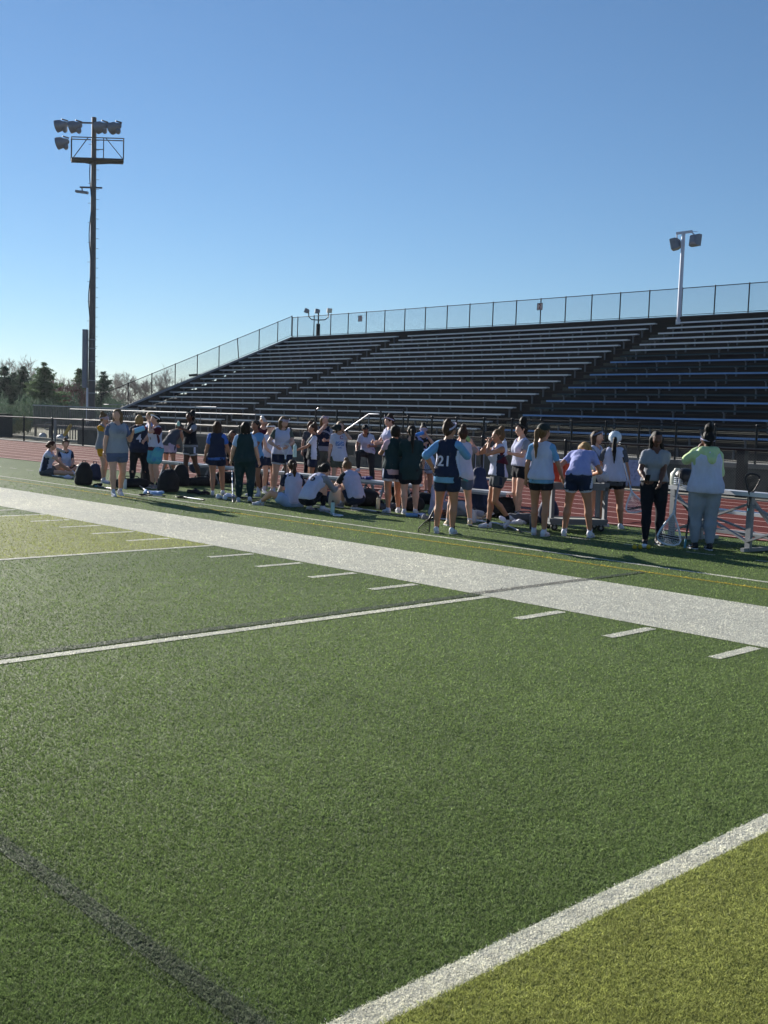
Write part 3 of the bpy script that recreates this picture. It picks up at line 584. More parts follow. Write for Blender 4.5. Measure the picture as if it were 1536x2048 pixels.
# ================================================================== people
def V3(*a): return np.array(a, float)
def unit(v): return v / (np.linalg.norm(v) + 1e-9)
class Sdf:
    """smooth union of round cones sampled on a grid, meshed by surface nets"""
    def __init__(s): s.p = []; s.cut = []
    def c(s, a, b, ra, rb=None, k=.03, fl=1., ax=None, sub=False):
        s.p.append((np.array(a, float), np.array(b, float), ra, ra if rb is None else rb, k, fl, None if ax is None else unit(np.array(ax, float)), sub)); return s
    def mesh(s, h, noise=0., cuts=(), nf=38., seed=0, nstretch=(1, 1, .45)):
        lo = np.min([np.minimum(a - ra, b - rb) for a, b, ra, rb, k, fl, ax, sub in s.p if not sub], 0) - 3 * h - noise
        hi = np.max([np.maximum(a + ra, b + rb) for a, b, ra, rb, k, fl, ax, sub in s.p if not sub], 0) + 3 * h + noise
        n = np.ceil((hi - lo) / h).astype(int) + 1; F = np.full(n, .5, np.float32)
        gx = [lo[i] + h * np.arange(n[i]) for i in range(3)]
        for a, b, ra, rb, k, fl, ax, sub in s.p:
            m = max(ra, rb) + max(2 * h, k * 1.0) + noise; l = np.minimum(a, b) - m; u = np.maximum(a, b) + m
            i0 = np.clip(((l - lo) / h).astype(int), 0, n - 1); i1 = np.clip(((u - lo) / h).astype(int) + 2, 1, n)
            if np.any(i1 <= i0): continue
            sl = tuple(slice(i0[i], i1[i]) for i in range(3))
            X = gx[0][sl[0]][:, None, None] - a[0]; Y = gx[1][sl[1]][None, :, None] - a[1]; Z = gx[2][sl[2]][None, None, :] - a[2]
            ba = b - a
            if ax is not None and fl != 1.:
                q = (1 / fl - 1) * (X * ax[0] + Y * ax[1] + Z * ax[2]); X = X + q * ax[0]; Y = Y + q * ax[1]; Z = Z + q * ax[2]
                qb = (1 / fl - 1) * (ba @ ax); ba = ba + qb * ax
            L2 = ba @ ba
            if L2 > 1e-8:
                t = np.clip((X * ba[0] + Y * ba[1] + Z * ba[2]) / L2, 0, 1); d = np.sqrt((X - t * ba[0]) ** 2 + (Y - t * ba[1]) ** 2 + (Z - t * ba[2]) ** 2) - (ra + (rb - ra) * t)
            else: d = np.sqrt(X * X + Y * Y + Z * Z) - ra
            f = F[sl]
            if sub: F[sl] = np.maximum(f, -d)
            else:
                hh = np.clip(.5 + .5 * (f - d) / k, 0, 1); F[sl] = f + (d - f) * hh - k * hh * (1 - hh)
        X, Y, Z = gx[0][:, None, None], gx[1][None, :, None], gx[2][None, None, :]
        if noise:
            r = np.random.default_rng(seed + 5); ns = 0
            for w, am in ((1., .5), (1.9, .3), (3.3, .2)):
                for _ in range(2):
                    d = unit(r.normal(0, 1, 3)) * np.array(nstretch) * nf * w; ph = r.random() * 6.28; ns = ns + am * .6 * np.sin(X * d[0] + Y * d[1] + Z * d[2] + ph + 1.3 * np.sin((X * d[1] - Y * d[0] + Z * d[2]) * .5 + ph))
            F = F + ns * noise
        for p, nrm in cuts:                               # keep the side the normal points away from
            nrm = unit(np.array(nrm, float)); F = np.maximum(F, (X - p[0]) * nrm[0] + (Y - p[1]) * nrm[1] + (Z - p[2]) * nrm[2])
        F[0] = F[-1] = .1; F[:, 0] = F[:, -1] = .1; F[:, :, 0] = F[:, :, -1] = .1
        return nets(F, lo, h)
_C = [(0, 0, 0), (1, 0, 0), (0, 1, 0), (1, 1, 0), (0, 0, 1), (1, 0, 1), (0, 1, 1), (1, 1, 1)]
_E = [(0, 1), (2, 3), (4, 5), (6, 7), (0, 2), (1, 3), (4, 6), (5, 7), (0, 4), (1, 5), (2, 6), (3, 7)]
def nets(F, lo, h):
    S = F < 0; n = np.array(F.shape) - 1
    cnt = np.zeros(n, np.int8)
    for c in _C: cnt += S[c[0]:c[0] + n[0], c[1]:c[1] + n[1], c[2]:c[2] + n[2]]
    act = (cnt > 0) & (cnt < 8); I = np.argwhere(act)
    if not len(I): return np.zeros((0, 3)), np.zeros((0, 4), int)
    idx = np.full(n, -1, np.int32); idx[act] = np.arange(len(I))
    fv = np.stack([F[I[:, 0] + c[0], I[:, 1] + c[1], I[:, 2] + c[2]] for c in _C], 1)
    P = np.zeros((len(I), 3)); K = np.zeros(len(I)); C = np.array(_C, float)
    for a, b in _E:
        m = (fv[:, a] < 0) != (fv[:, b] < 0); t = np.where(m, fv[:, a] / np.where(m, fv[:, a] - fv[:, b], 1), 0)
        P += np.where(m[:, None], C[a] + (C[b] - C[a]) * t[:, None], 0); K += m
    V = lo + (I + P / K[:, None]) * h; Q = []
    for ax in range(3):
        s0 = [slice(1, -1)] * 3; s0[ax] = slice(0, -1); s1 = list(s0); s1[ax] = slice(1, None)
        A = S[tuple(s0)]; B = S[tuple(s1)]; W = np.argwhere(A != B); 
        if not len(W): continue
        off = np.ones(3, int); off[ax] = 0; G = W + off; o1, o2 = [(1, 2), (2, 0), (0, 1)][ax]
        def cell(d1, d2):
            g = G.copy(); g[:, o1] -= d1; g[:, o2] -= d2; return idx[g[:, 0], g[:, 1], g[:, 2]]
        q = np.stack([cell(1, 1), cell(0, 1), cell(0, 0), cell(1, 0)], 1); ins = A[W[:, 0], W[:, 1], W[:, 2]]
        q[~ins] = q[~ins][:, ::-1]; Q.append(q)
    Q = np.vstack(Q); Q = Q[(Q >= 0).all(1)]
    return V, Q
def join(parts):
    V = []; F = []; n = 0
    for v, f in parts:
        V.append(v); F += [tuple(int(i) + n for i in q) for q in f]; n += len(v)
    return np.vstack(V), F
def rot(ax, a):
    return np.array(Matrix.Rotation(a, 3, Vector(ax)))
def ik(a, t, l1, l2, hint):
    d = t - a; L = np.linalg.norm(d); Lm = (l1 + l2) * .998
    if L > Lm: d = d / L * Lm; L = Lm; t = a + d
    if L < abs(l1 - l2) + .02: L = abs(l1 - l2) + .02; t = a + unit(d) * L
    u = unit(d); x = (l1 * l1 - l2 * l2 + L * L) / (2 * L); y = math.sqrt(max(0, l1 * l1 - x * x)); hn = hint - u * (hint @ u)
    return a + u * x + unit(hn) * y, t
SKIN = {'pale': mat('skin_pale', 'c79a84', .55, var=.06, vscale=9), 'tan': mat('skin_tan', 'a9775c', .55, var=.06, vscale=9), 'mid': mat('skin_medium', '8e604a', .55, var=.06, vscale=9), 'dark': mat('skin_dark', '59392c', .5, var=.06, vscale=9)}
def cloth(n, c, **k): return mat(n, c, .88, var=.09, vscale=9, bump=.55, bscale=13, bdist=.05, spec=.15, stretch=(1, 1, .5), **k)
K = dict(white=cloth('white_mesh_fabric', 'd0d4ee', trans=.3), wht=cloth('white_cotton', 'd4d9ee', trans=.3), lav=cloth('pale_lilac_fabric', 'b4a7c2', trans=.1), pink=cloth('pale_pink_cotton', 'c9a9b8'), navy=cloth('navy_fabric', '232b42'), black=cloth('black_fabric', '1b1e26'), char=cloth('charcoal_fabric', '2a2f33'),
    green=cloth('dark_bottle_fabric', '1e3438'), grey=cloth('heather_grey', '848892'), dgrey=cloth('dark_grey_fabric', '4b4e55'), lgrey=cloth('light_grey_fleece', '8d939f'), sky=cloth('sky_blue_fabric', '76abdc', trans=.25), blue=cloth('royal_blue_fabric', '3a66b8'), slate=cloth('slate_blue_fabric', '525f7d'), maroon=cloth('maroon_fabric', '4c1f2c'),
    yellow=cloth('golden_fabric', 'c98f1e'), lime=cloth('pale_lime_fleece', 'b3c99a'), teal=cloth('teal_print_fabric', '4aa0ab'), tie=mat('tie_dye_fabric', '4f9fae', .85, var=.1, vscale=3, dirt=('2f56b0', 5, .5)), lblue=cloth('pale_blue_fabric', '9ab4d8'), olive=cloth('olive_grey_fabric', '55594f'), periw=cloth('periwinkle_fabric', 'a0a8dc', trans=.25))
def hairm(n, c): return mat(n, c, .62, var=.45, vscale=18, bump=.5, bscale=60, stretch=(3, 3, .35), spec=.25, trans=.12)
HAIR = dict(brown=hairm('brown_hair', '3f2a1e'), dark=hairm('dark_hair', '17130f'), blonde=hairm('blonde_hair', '9a7a4c'), dblonde=hairm('dark_blonde_hair', '6a4f33'), red=hairm('auburn_hair', '4c271a'), black=hairm('black_hair', '0e0d0e'))
M_eye = mat('eye', '1a1512', .2); M_lip = mat('lips', '8a4a45', .5); M_shoe = dict(w=mat('white_shoe', 'c9cbd6', .6, bump=.2, var=.08), g=mat('grey_shoe', '6d6f78', .7, bump=.2), k=mat('black_shoe', '14151c', .6, bump=.2), b=mat('beige_shoe', 'b5a48c', .7, bump=.2))
M_headw_ = mat('white_print', 'c9cdd6', .6); M_sole = mat('shoe_sole', 'b9bac2', .7); M_gog = mat('goggle_frame', '1a1b20', .4); M_gogw = mat('pale_goggle_frame', 'a9a6c4', .4); M_band_w = mat('white_headband', 'ccd0dc', .8); M_visor = mat('cap_fabric', '1d2422', .8)
VDIR = lambda p: unit(np.array((p[0] - CP[0], p[1] - CP[1], 0)))
CNT = [0]
def patch_mesh(w_, h_, n=12, m=7):
    b = MB(); g = lambda i, j: ((i / n - .5) * w_ * (1 + .1 * math.sin(j * 2.3)), (j / m - .5) * h_ * (1 + .12 * math.sin(i * 1.7)), .002); V_ = [g(i, j) for j in range(m + 1) for i in range(n + 1)]
    me = bpy.data.meshes.new('motif'); me.from_pydata(V_, [], [(j * (n + 1) + i, j * (n + 1) + i + 1, (j + 1) * (n + 1) + i + 1, (j + 1) * (n + 1) + i) for j in range(m) for i in range(n) if (i * 7 + j * 5) % 6]); me.update(); return me
def person(px, py, hd, label, H=1.66, build=1., pel=None, lean=0., bend=0., side=0., twist=0., feet=None, hands=None, head=(0, 0, 0), hints=(None, None), khint=None,
           top='wht', sleeve=.5, pin=None, pin_side=None, hem=.80, tee_hem=.84, bottom='navy', short=.42, loose=.02, trim=None, skin='pale', hair=('brown', 'pony'), band=None, gog=None, swoosh=False,
           shoes='w', socks='w', sock_h=.06, num=None, zoff=0., detail=1., group='players on the sideline', curl=.5, extra=None, grip=(False, False), pin_w=.0, skirt=None):
    CNT[0] += 1; seed = CNT[0]; P0 = gp(px, py); dcam = float((P0 - CP) @ FW)
    v = VDIR(P0); r = np.cross(v, (0, 0, 1)); a = math.radians(hd); f = -v * math.cos(a) + r * math.sin(a); rz = math.atan2(-f[0], f[1]); fd0 = f
    T = thing('person', label, 'person', (P0[0], P0[1], zoff), rz, group)
    s = H / 1.66; h = max(.0135, .00098 * dcam) / detail
    w = build
    # ---- skeleton (person faces +Y, right hand +X)
    pc = V3(0, 0, .90) if pel is None else V3(*pel)
    rx = lambda d: rot((1, 0, 0), -math.radians(d))
    Rp = rot((0, 0, 1), math.radians(twist * .3)) @ rx(lean * .6) @ rot((0, 1, 0), math.radians(side * .5)); Rc = rot((0, 0, 1), math.radians(twist)) @ rx(lean + bend * .5) @ rot((0, 1, 0), math.radians(side)); Rn = rot((0, 0, 1), math.radians(twist)) @ rx(lean + bend) @ rot((0, 1, 0), math.radians(side))
    waist = pc + Rp @ V3(0, .005, .15); chest = waist + Rc @ V3(0, 0, .17); shc = chest + Rn @ V3(0, -.005, .145); nb = shc + Rn @ V3(0, -.005, .03)
    Rh = rot((0, 0, 1), math.radians(head[1])) @ rot((1, 0, 0), -math.radians(head[0])) @ rot((0, 1, 0), math.radians(head[2]))
    Rh = (rot((0, 0, 1), math.radians(twist)) @ rx((lean + bend) * .45) if head[0] < 900 else Rn) @ Rh
    hc = nb + Rn @ V3(0, .012, .075) + Rh @ V3(0, .015, .085)
    hip = [pc + Rp @ V3(sx * .085 * w, 0, -.035) for sx in (1, -1)]
    sh = [shc + Rn @ V3(sx * .150 * (.8 + .2 * w), -.005, -.034) for sx in (1, -1)]
    FE = feet or [(.11, 0, 0, 8), (-.11, 0, 0, -8)]
    # feet: (x, y, z, yaw[, pitch]) of the ankle's ground point
    ank = []; knee = []; frot = []
    for i in range(2):
        q = FE[i]; sx = (1, -1)[i]; yaw = math.radians(-q[3]); pit = math.radians(q[4]) if len(q) > 4 else 0.
        R = rot((0, 0, 1), yaw) @ rot((1, 0, 0), -pit); at = V3(q[0], q[1], q[2] + .075)
        kh = V3(sx * .12, 1, .1) if khint is None else V3(*khint[i])
        kn, an = ik(hip[i], at, .404, .392, kh); ank.append(an); knee.append(kn); frot.append(R)
    HN = hands or [('d', 0, 0, 0), ('d', 0, 0, 0)]
    elb = []; wr = []; 
    for i in range(2):
        q = HN[i]; sx = (1, -1)[i]; o = V3(*q[1:4])
        if q[0] == 'd': t = sh[i] + V3(sx * (.06 + .02 * w), .03, -.49) + o * V3(sx, 1, 1); hint = V3(sx * .5, -1, 0)
        elif q[0] == 'm': t = hc + Rh @ (V3(sx * .06, .165, -.12) + o * V3(sx, 1, 1)); hint = V3(sx * .8, .1, -1)
        elif q[0] == 'h': t = pc + V3(sx * .17 * w, .02, .13) + o * V3(sx, 1, 1); hint = V3(sx, -.6, 0)
        elif q[0] == 's': t = sh[i] + o * V3(sx, 1, 1); hint = V3(sx * .6, -.5, -1)
        else: t = o; hint = V3(sx * .5, -.6, -.5)
        if hints[i] is not None: hint = V3(*hints[i])
        e, t = ik(sh[i], t, .27, .235, hint); elb.append(e); wr.append(t)
    # ---- body
    B = Sdf(); ay = Rp @ V3(0, 1, 0); ac = Rc @ V3(0, 1, 0); an_ = Rn @ V3(0, 1, 0)
    B.c(hip[0] * .35 + pc * .65 + Rp @ V3(0, 0, .02), hip[1] * .35 + pc * .65 + Rp @ V3(0, 0, .02), .118 * w, fl=.82, ax=ay)
    for sx in (1, -1): B.c(pc + Rp @ V3(sx * .062 * w, -.045, -.035), pc + Rp @ V3(sx * .062 * w, -.045, -.035), .088 * w, k=.05)
    B.c(pc + Rp @ V3(0, 0, .05), waist, .128 * w, .112 * w, k=.05, fl=.76, ax=ay); B.c(waist, chest + Rc @ V3(0, 0, .02), .112 * w, .128 * w, k=.05, fl=.76, ax=ac)
    B.c(chest + Rn @ V3(.035, 0, .05), chest + Rn @ V3(-.035, 0, .05), .112 * w, k=.04, fl=.8, ax=an_)
    for sx in (1, -1): B.c(chest + Rc @ V3(sx * .06, .078 * w, .0), chest + Rc @ V3(sx * .06, .075 * w, .0), .052 * w, k=.04)
    B.c(sh[0], sh[1], .047, k=.05); B.c(shc + Rn @ V3(0, 0, .015), nb, .06, .054, k=.05)
    for i in range(2):
        B.c(nb + Rn @ V3(0, -.01, -.005), sh[i] * .7 + shc * .3, .04, .04, k=.05)
        B.c(sh[i], elb[i], .047 * w, .036 * w, k=.03); B.c(elb[i], elb[i] * .6 + wr[i] * .4, .036 * w, .035 * w, k=.015); B.c(elb[i] * .6 + wr[i] * .4, wr[i], .035 * w, .024, k=.015)
        B.c(hip[i], hip[i] * .5 + knee[i] * .5, .092 * w, .075 * w, k=.03); B.c(hip[i] * .5 + knee[i] * .5, knee[i], .075 * w, .053 * w, k=.02)
        sd = unit(ank[i] - knee[i]); td = unit(knee[i] - hip[i]); back = unit(-(td - sd) + 1e-3 * V3(0, -1, 0)) if np.linalg.norm(td - sd) > .05 else -unit(frot[i] @ V3(0, 1, 0))
        cm = knee[i] * .68 + ank[i] * .32 + back * .014
        B.c(knee[i], cm, .05 * w, .057 * w, k=.02); B.c(cm, ank[i], .055 * w, .034, k=.015); B.c(ank[i], ank[i] + frot[i] @ V3(0, -.005, -.03), .036, .036, k=.01)
        B.c(ank[i] + frot[i] @ V3(0, .0, -.035), ank[i] + frot[i] @ V3(0, .13, -.05), .032, .024, k=.02)
    B.c(nb, hc + Rh @ V3(0, -.02, -.06), .050, .048, k=.03)
    bv, bf = B.mesh(h)
    # head at finer resolution
    Hd = Sdf(); hx = Rh @ V3(1, 0, 0); E = lambda x, y, z: hc + Rh @ V3(x, y, z)
    Hd.c(E(0, -.018, .022), E(0, .012, .022), .088, .084, k=.02, fl=.86, ax=hx); Hd.c(E(0, .035, -.03), E(0, .042, -.075), .06, .034, k=.035, fl=.9, ax=hx)
    Hd.c(E(.028, .058, -.022), E(.028, .056, -.03), .028, k=.02); Hd.c(E(-.028, .058, -.022), E(-.028, .056, -.03), .028, k=.02)
    Hd.c(E(0, .092, .005), E(0, .112, -.03), .007, .012, k=.012); Hd.c(E(.03, .083, .022), E(-.03, .083, .022), .01, k=.015)
    for sx in (1, -1): Hd.c(E(sx * .074, -.002, -.005), E(sx * .078, -.008, .012), .009, .015, k=.006)
    Hd.c(E(.012, .088, -.056), E(-.012, .088, -.056), .009, k=.01); Hd.c(E(0, -.02, -.07), nb, .046, .05, k=.02)
    hv, hf = Hd.mesh(max(.0075, h * .55))
    parts = [(bv, bf), (hv, hf)]; mi = [0] * (len(bf) + len(hf))
    fe = MB()
    for sx in (1, -1): fe.ell(E(sx * .03, .083, .003), (.013, .008, .006), 6, 4, Rh)
    n1 = len(fe.f); fe.ell(E(0, .095, -.056), (.02, .006, .006), 6, 4, Rh); n2 = len(fe.f) - n1
    # hands: palm, four fingers with a bend, thumb from the palm's side
    ha = MB()
    for i in range(2):
        d = unit(wr[i] - elb[i]); sx = (1, -1)[i]; hint = HN[i]; pn = unit(np.cross(d, V3(0, 1, 0)) * sx + 1e-3) if abs(d[1]) < .9 else V3(sx * -1, 0, 0)
        inn = unit(V3(-sx, .2, 0) - d * (V3(-sx, .2, 0) @ d)); acr = np.cross(d, inn)        # palm faces inwards
        if acr @ V3(0, 1, .3) < 0: acr = -acr
        ha.tube([wr[i] - d * .015, wr[i] + d * .02, wr[i] + d * .06, wr[i] + d * .085], [.022, .026, .03, .022], 8)
        g = 1.25 if grip[i] else curl
        for j, (o, ln) in enumerate(((-.027, .058), (-.009, .070), (.009, .066), (.026, .052))):
            b0 = wr[i] + d * .07 + acr * -o; c1 = unit(d * math.cos(g * .7) + inn * math.sin(g * .7)); c2 = unit(d * math.cos(g * 1.6) + inn * math.sin(g * 1.6))
            ha.tube([b0, b0 + c1 * ln * .5, b0 + c1 * ln * .5 + c2 * ln * .5], [.0088, .008, .0062], 5)
        tb = wr[i] + d * .028 + acr * .022; ha.tube([tb, tb + (d * .5 + acr * .7 + inn * .4) * .033, tb + (d * .9 + acr * .5 + inn * .8) * .05], [.012, .0105, .008], 5)
    parts += [(np.array(fe.v), fe.f), (np.array(ha.v), ha.f)]; mi += [1] * n1 + [2] * n2 + [0] * len(ha.f)
    V, F = join(parts); mesh_np('body', V * s, F, [SKIN[skin], M_eye, M_lip], T, True, mi)
    def out(nm, v, f, m, **kw):
        if len(f) == 0: return None
        o = mesh_np(nm, v * s, f if isinstance(f, list) else np.asarray(f), m, T, True, **kw); return o
    # ---- tops
    def torso(S, e, w0=1., hemz=None, flare=.0):
        S.c(pc + Rp @ V3(0, 0, .03), pc + Rp @ V3(0, 0, .10), .128 * w + e + flare, .122 * w + e, k=.05, fl=.82, ax=ay)
        S.c(pc + Rp @ V3(0, -.01, .08), waist, .124 * w + e, .118 * w + e, k=.05, fl=.80, ax=ay); S.c(waist, chest, .118 * w + e, .126 * w + e, k=.05, fl=.78, ax=ac)
        S.c(chest + Rn @ V3(.035, 0, .05), chest + Rn @ V3(-.035, 0, .05), .115 * w + e * .8, k=.04, fl=.8, ax=an_)
        for sx in (1, -1): S.c(chest + Rc @ V3(sx * .055, .075 * w, .0), chest + Rc @ V3(sx * .055, .075 * w, -.01), .052 * w + e, k=.05)
        for sx in (1, -1): S.c(pc + Rp @ V3(sx * .05 * w, -.04, -.02), pc + Rp @ V3(sx * .05 * w, -.04, -.02), .085 * w + e, k=.05)
    def lower_skirt(S, e, z):                   # cloth hanging below the hips
        if pc[2] < .6: return
        dz = .90 - z
        for i in range(2):
            th = unit(knee[i] - hip[i]); S.c(hip[i] * .75 + pc * .25, hip[i] * .75 + pc * .25 + th * dz, .098 * w + e, .096 * w + e * 1.2, k=.08)
        S.c(pc, pc + (unit(knee[0] - hip[0]) + unit(knee[1] - hip[1])) * .5 * dz, .10 * w + e, .10 * w + e, k=.06)
    def hemcut(z):
        if pc[2] < .6: dd = Rp @ V3(0, 0, -1); return (pc + dd * (.07 + (z - .80) * -.5), dd)
        dd = unit(unit(knee[0] - hip[0]) + unit(knee[1] - hip[1]) - Rp @ V3(0, 0, .6)); return (pc + dd * (.90 - z), dd)
    neck = (nb + Rn @ V3(0, .02, .0), Rn @ V3(0, -.30, 1))
    tee_obj = pin_obj = None
    if top:
        S = Sdf(); e = .018; torso(S, e); lower_skirt(S, e + .004, tee_hem)
        S.c(sh[0], sh[1], .050, k=.05)
        for i in range(2):
            S.c(nb + Rn @ V3(0, -.01, -.03), sh[i] * .7 + shc * .3, .044, .046, k=.05)
            ln = np.linalg.norm(elb[i] - sh[i]) + np.linalg.norm(wr[i] - elb[i])
            if sleeve > 0:
                if sleeve <= 1: S.c(sh[i], sh[i] + (elb[i] - sh[i]) * sleeve, .055 * w, .054 * w, k=.03)
                else: S.c(sh[i], elb[i], .062 * w, .055 * w, k=.03); S.c(elb[i], elb[i] + (wr[i] - elb[i]) * (sleeve - 1), .053 * w, .045, k=.02)
        S.c(nb + Rn @ V3(0, .015, .02), nb + Rn @ V3(0, .03, .10), .066, .085, sub=True); S.c(nb + Rn @ V3(0, .085, .01), nb + Rn @ V3(0, .115, -.03), .045, .03, sub=True)
        v, f = S.mesh(h, noise=.009, cuts=[hemcut(tee_hem)], seed=seed)
        if sleeve and sleeve < 1.01:            # square sleeve ends
            pass
        tee_obj = out('shirt', v, f, K[top]); tee_v = v
    if pin:
        S = Sdf(); e = .034 + pin_w; torso(S, e); lower_skirt(S, e, hem)
        S.c(shc + Rn @ V3(.08, 0, -.002), shc + Rn @ V3(-.08, 0, -.002), .060, k=.05)
        for i in range(2): S.c(nb + Rn @ V3(0, -.01, -.02), sh[i] * .6 + shc * .4, .05, .054, k=.05)
        S.c(nb + Rn @ V3(0, .03, .0), nb + Rn @ V3(0, .05, .12), .078, .10, sub=True)
        for i in range(2):                       # arm holes
            sx = (1, -1)[i]; S.c(sh[i] + Rn @ V3(sx * .075, 0, .05), sh[i] + Rn @ V3(sx * .075, 0, -.10), .072, .062, sub=True)
        v, f = S.mesh(h, noise=.010, cuts=[hemcut(hem)], seed=seed + 3)
        if pin_side:
            cen = v[f].mean(1) - chest; loc = cen @ Rc; m = (np.abs(loc[:, 0]) > .10 * w) & (loc[:, 2] < .04) & (np.abs(loc[:, 1]) < .07)
            pin_obj = out('pinnie', v, f, [K[pin], K[pin_side]], mi=m.astype(int))
        else: pin_obj = out('pinnie', v, f, K[pin])
    # ---- bottoms
    if bottom:
        S = Sdf(); e = loose * .8
        S.c(pc + Rp @ V3(0, 0, -.02), pc + Rp @ V3(0, 0, .09), .128 * w + .004, .118 * w + .004, k=.05, fl=.84, ax=ay)
        for sx in (1, -1): S.c(pc + Rp @ V3(sx * .062 * w, -.045, -.035), pc + Rp @ V3(sx * .062 * w, -.045, -.035), .088 * w + e, k=.05)
        cu = []
        for i in range(2):
            if short < 1.01:
                en = hip[i] + (knee[i] - hip[i]) * short; S.c(hip[i], en, .094 * w + e, .084 * w + e * 1.5, k=.02)
            else:
                S.c(hip[i], hip[i] * .5 + knee[i] * .5, .094 * w + e, .078 * w + e, k=.02); S.c(hip[i] * .5 + knee[i] * .5, knee[i], .078 * w + e, .056 * w + e, k=.02); en = knee[i] + (ank[i] - knee[i]) * min(1, short - 1)
                cm = knee[i] * .68 + ank[i] * .32; S.c(knee[i], cm, .054 * w + e, .058 * w + e * .9, k=.02)
                if short > 1.5: S.c(cm, en, .058 * w + e * .9, .038 + e * .9, k=.02)
        v, f = S.mesh(h, noise=.002 + loose * .15, cuts=[(waist, Rp @ V3(0, 0, 1))], seed=seed + 7)
        bo = out('shorts' if short < 1.01 else ('leggings' if loose < .012 else 'sweatpants'), v, f, K[bottom] if not trim else [K[bottom], K[trim]], mi=None)
        if trim:
            cen = v[f].mean(1); m = np.zeros(len(f), int)
            for i in range(2):
                ax_ = unit(knee[i] - hip[i]); q = (cen - hip[i]) @ ax_; lim = short * .425; near = np.linalg.norm(cen - hip[i] - q[:, None] * ax_, axis=1) < .16
                latx = (cen - hip[i]) @ (Rp @ V3((1, -1)[i], 0, 0)); m |= (near & (q > lim + .035) & (latx > -.2)) | (near & (latx > .075 * w + e) & (np.abs(q - lim * .55) < lim * .55) & (np.abs((cen - hip[i]) @ ay) < .028))
            bo.data.polygons.foreach_set('material_index', m.astype(np.int32))
    # ---- shoes and socks
    for i in range(2):
        R = frot[i]; A = ank[i]; q = lambda x, y, z: A + R @ V3(x, y, z)
        if socks:
            S = Sdf(); u_ = unit(knee[i] - A); S.c(A + R @ V3(0, 0, -.02), A + u_ * sock_h, .039, .038, k=.01); v, f = S.mesh(max(.010, h * .8)); out('sock', v, f, K['wht'] if socks == 'w' else K['black'])
        S = Sdf(); S.c(q(0, -.03, -.032), q(0, -.025, -.005), .036, .035, k=.02); S.c(q(0, -.01, -.02), q(0, .06, -.038), .036, .032, k=.03); S.c(q(0, .05, -.044), q((-1, 1)[i] * .006, .145, -.05), .034, .026, k=.02)
        v, f = S.mesh(max(.010, h * .8), cuts=[(q(0, 0, -.062), R @ V3(0, 0, -1))]); so_ = out('shoe', v, f, M_shoe[shoes])
        m = MB(); pts = []
        for (x, y) in ((-.03, -.055), (0, -.07), (.03, -.055), (.034, .0), (.036, .07), (.034, .13), (.015, .17), (-.015, .17), (-.034, .13), (-.036, .07), (-.034, .0)): pts.append(q(x * 1.05, y, -.060))
        m.poly([p * s for p in pts], .016 * s, R @ V3(0, 0, -1)); m.build('sole', M_sole, so_, False)
        if swoosh:
            for sy in (-1, 1):
                g_ = MB(); ou = [(-.035, -.012), (-.02, -.03), (.0, -.034), (.02, -.028), (.075, -.004), (.02, -.020), (.0, -.022), (-.018, -.018)]; g_.poly([q(sy * .0375, .05 - a_, b_ - .012) * s for a_, b_ in ou], .004 * s, R @ V3(sy, 0, 0)); g_.build('side_mark', M_headw_, so_)
    # ---- hair
    hcol, style = hair; HM = HAIR[hcol]
    S = Sdf(); S.c(E(0, -.024, .03), E(0, .0, .032), .097, .09, k=.02, fl=.88, ax=hx)
    S.c(E(0, -.055, .0), E(0, -.06, -.045), .062, .045, k=.04)
    S.c(E(0, .11, -.02), E(0, .12, -.06), .085, .10, sub=True); S.c(E(0, .06, -.05), E(0, .05, -.14), .085, .09, sub=True)
    if style in ('pony', 'long_pony'):
        L = .26 if style == 'pony' else .42; b0 = E(0, -.105, .035); S.c(E(0, -.09, .03), b0, .03, .026, k=.03)
        dn = unit(V3(0, 0, -1) + Rn @ V3(0, -.12, 0)); tgt = b0 + Rh @ V3(0, -.05, -.02); S.c(b0, tgt, .026, .03, k=.02); tg2 = tgt + dn * L * .5 + Rn @ V3(0, -.015, 0); S.c(tgt, tg2, .034, .033, k=.02); S.c(tg2, tg2 + dn * L * .5 + Rn @ V3(.01, .02, 0), .033, .010, k=.02)
    if style == 'side_pony':
        b0 = E(-.05, -.09, .0); S.c(E(0, -.08, .0), b0, .04, .035, k=.03); S.c(b0, b0 + V3(-.03, .0, -.16), .037, .034, k=.02); S.c(b0 + V3(-.03, 0, -.16), b0 + V3(-.035, .06, -.36), .034, .014, k=.02)
    if style == 'bun': S.c(E(0, -.06, .125), E(0, -.065, .13), .048, k=.02)
    if style == 'bigbun': S.c(E(0, -.03, .155), E(0, -.035, .175), .066, .062, k=.02)
    if style == 'messybun': S.c(E(0, -.05, .115), E(0.01, -.05, .135), .052, .045, k=.03); S.c(E(.03, -.07, .11), E(.05, -.08, .14), .02, .008, k=.02); S.c(E(-.03, -.07, .12), E(-.05, -.07, .16), .02, .007, k=.02)
    if style == 'lowbun': S.c(E(0, -.12, -.015), E(0, -.125, -.02), .042, k=.02)
    if style in ('loose', 'long'):
        L = .13 if style == 'loose' else .30
        for sx in (1, -1, 0): S.c(E(sx * .06, -.035 - .03 * (sx == 0), .0), E(sx * .075, -.03 - .04 * (sx == 0), -.02) + V3(0, -.01, -L), .045, .03, k=.04)
    if style == 'short':
        for sx in (1, -1, 0): S.c(E(sx * .055, -.04 - .02 * (sx == 0), .0), E(sx * .055, -.045 - .02 * (sx == 0), -.07), .045, .035, k=.04)
    nz = .008 if style in ('messybun', 'loose', 'long', 'bigbun', 'pony', 'long_pony', 'side_pony', 'short') else .005
    v, f = S.mesh(max(.009, h * .7), noise=nz, nf=85., seed=seed + 11, nstretch=(1, 1, .25)); ho = out('hair', v, f, HM)
    if style == 'helmet': pass
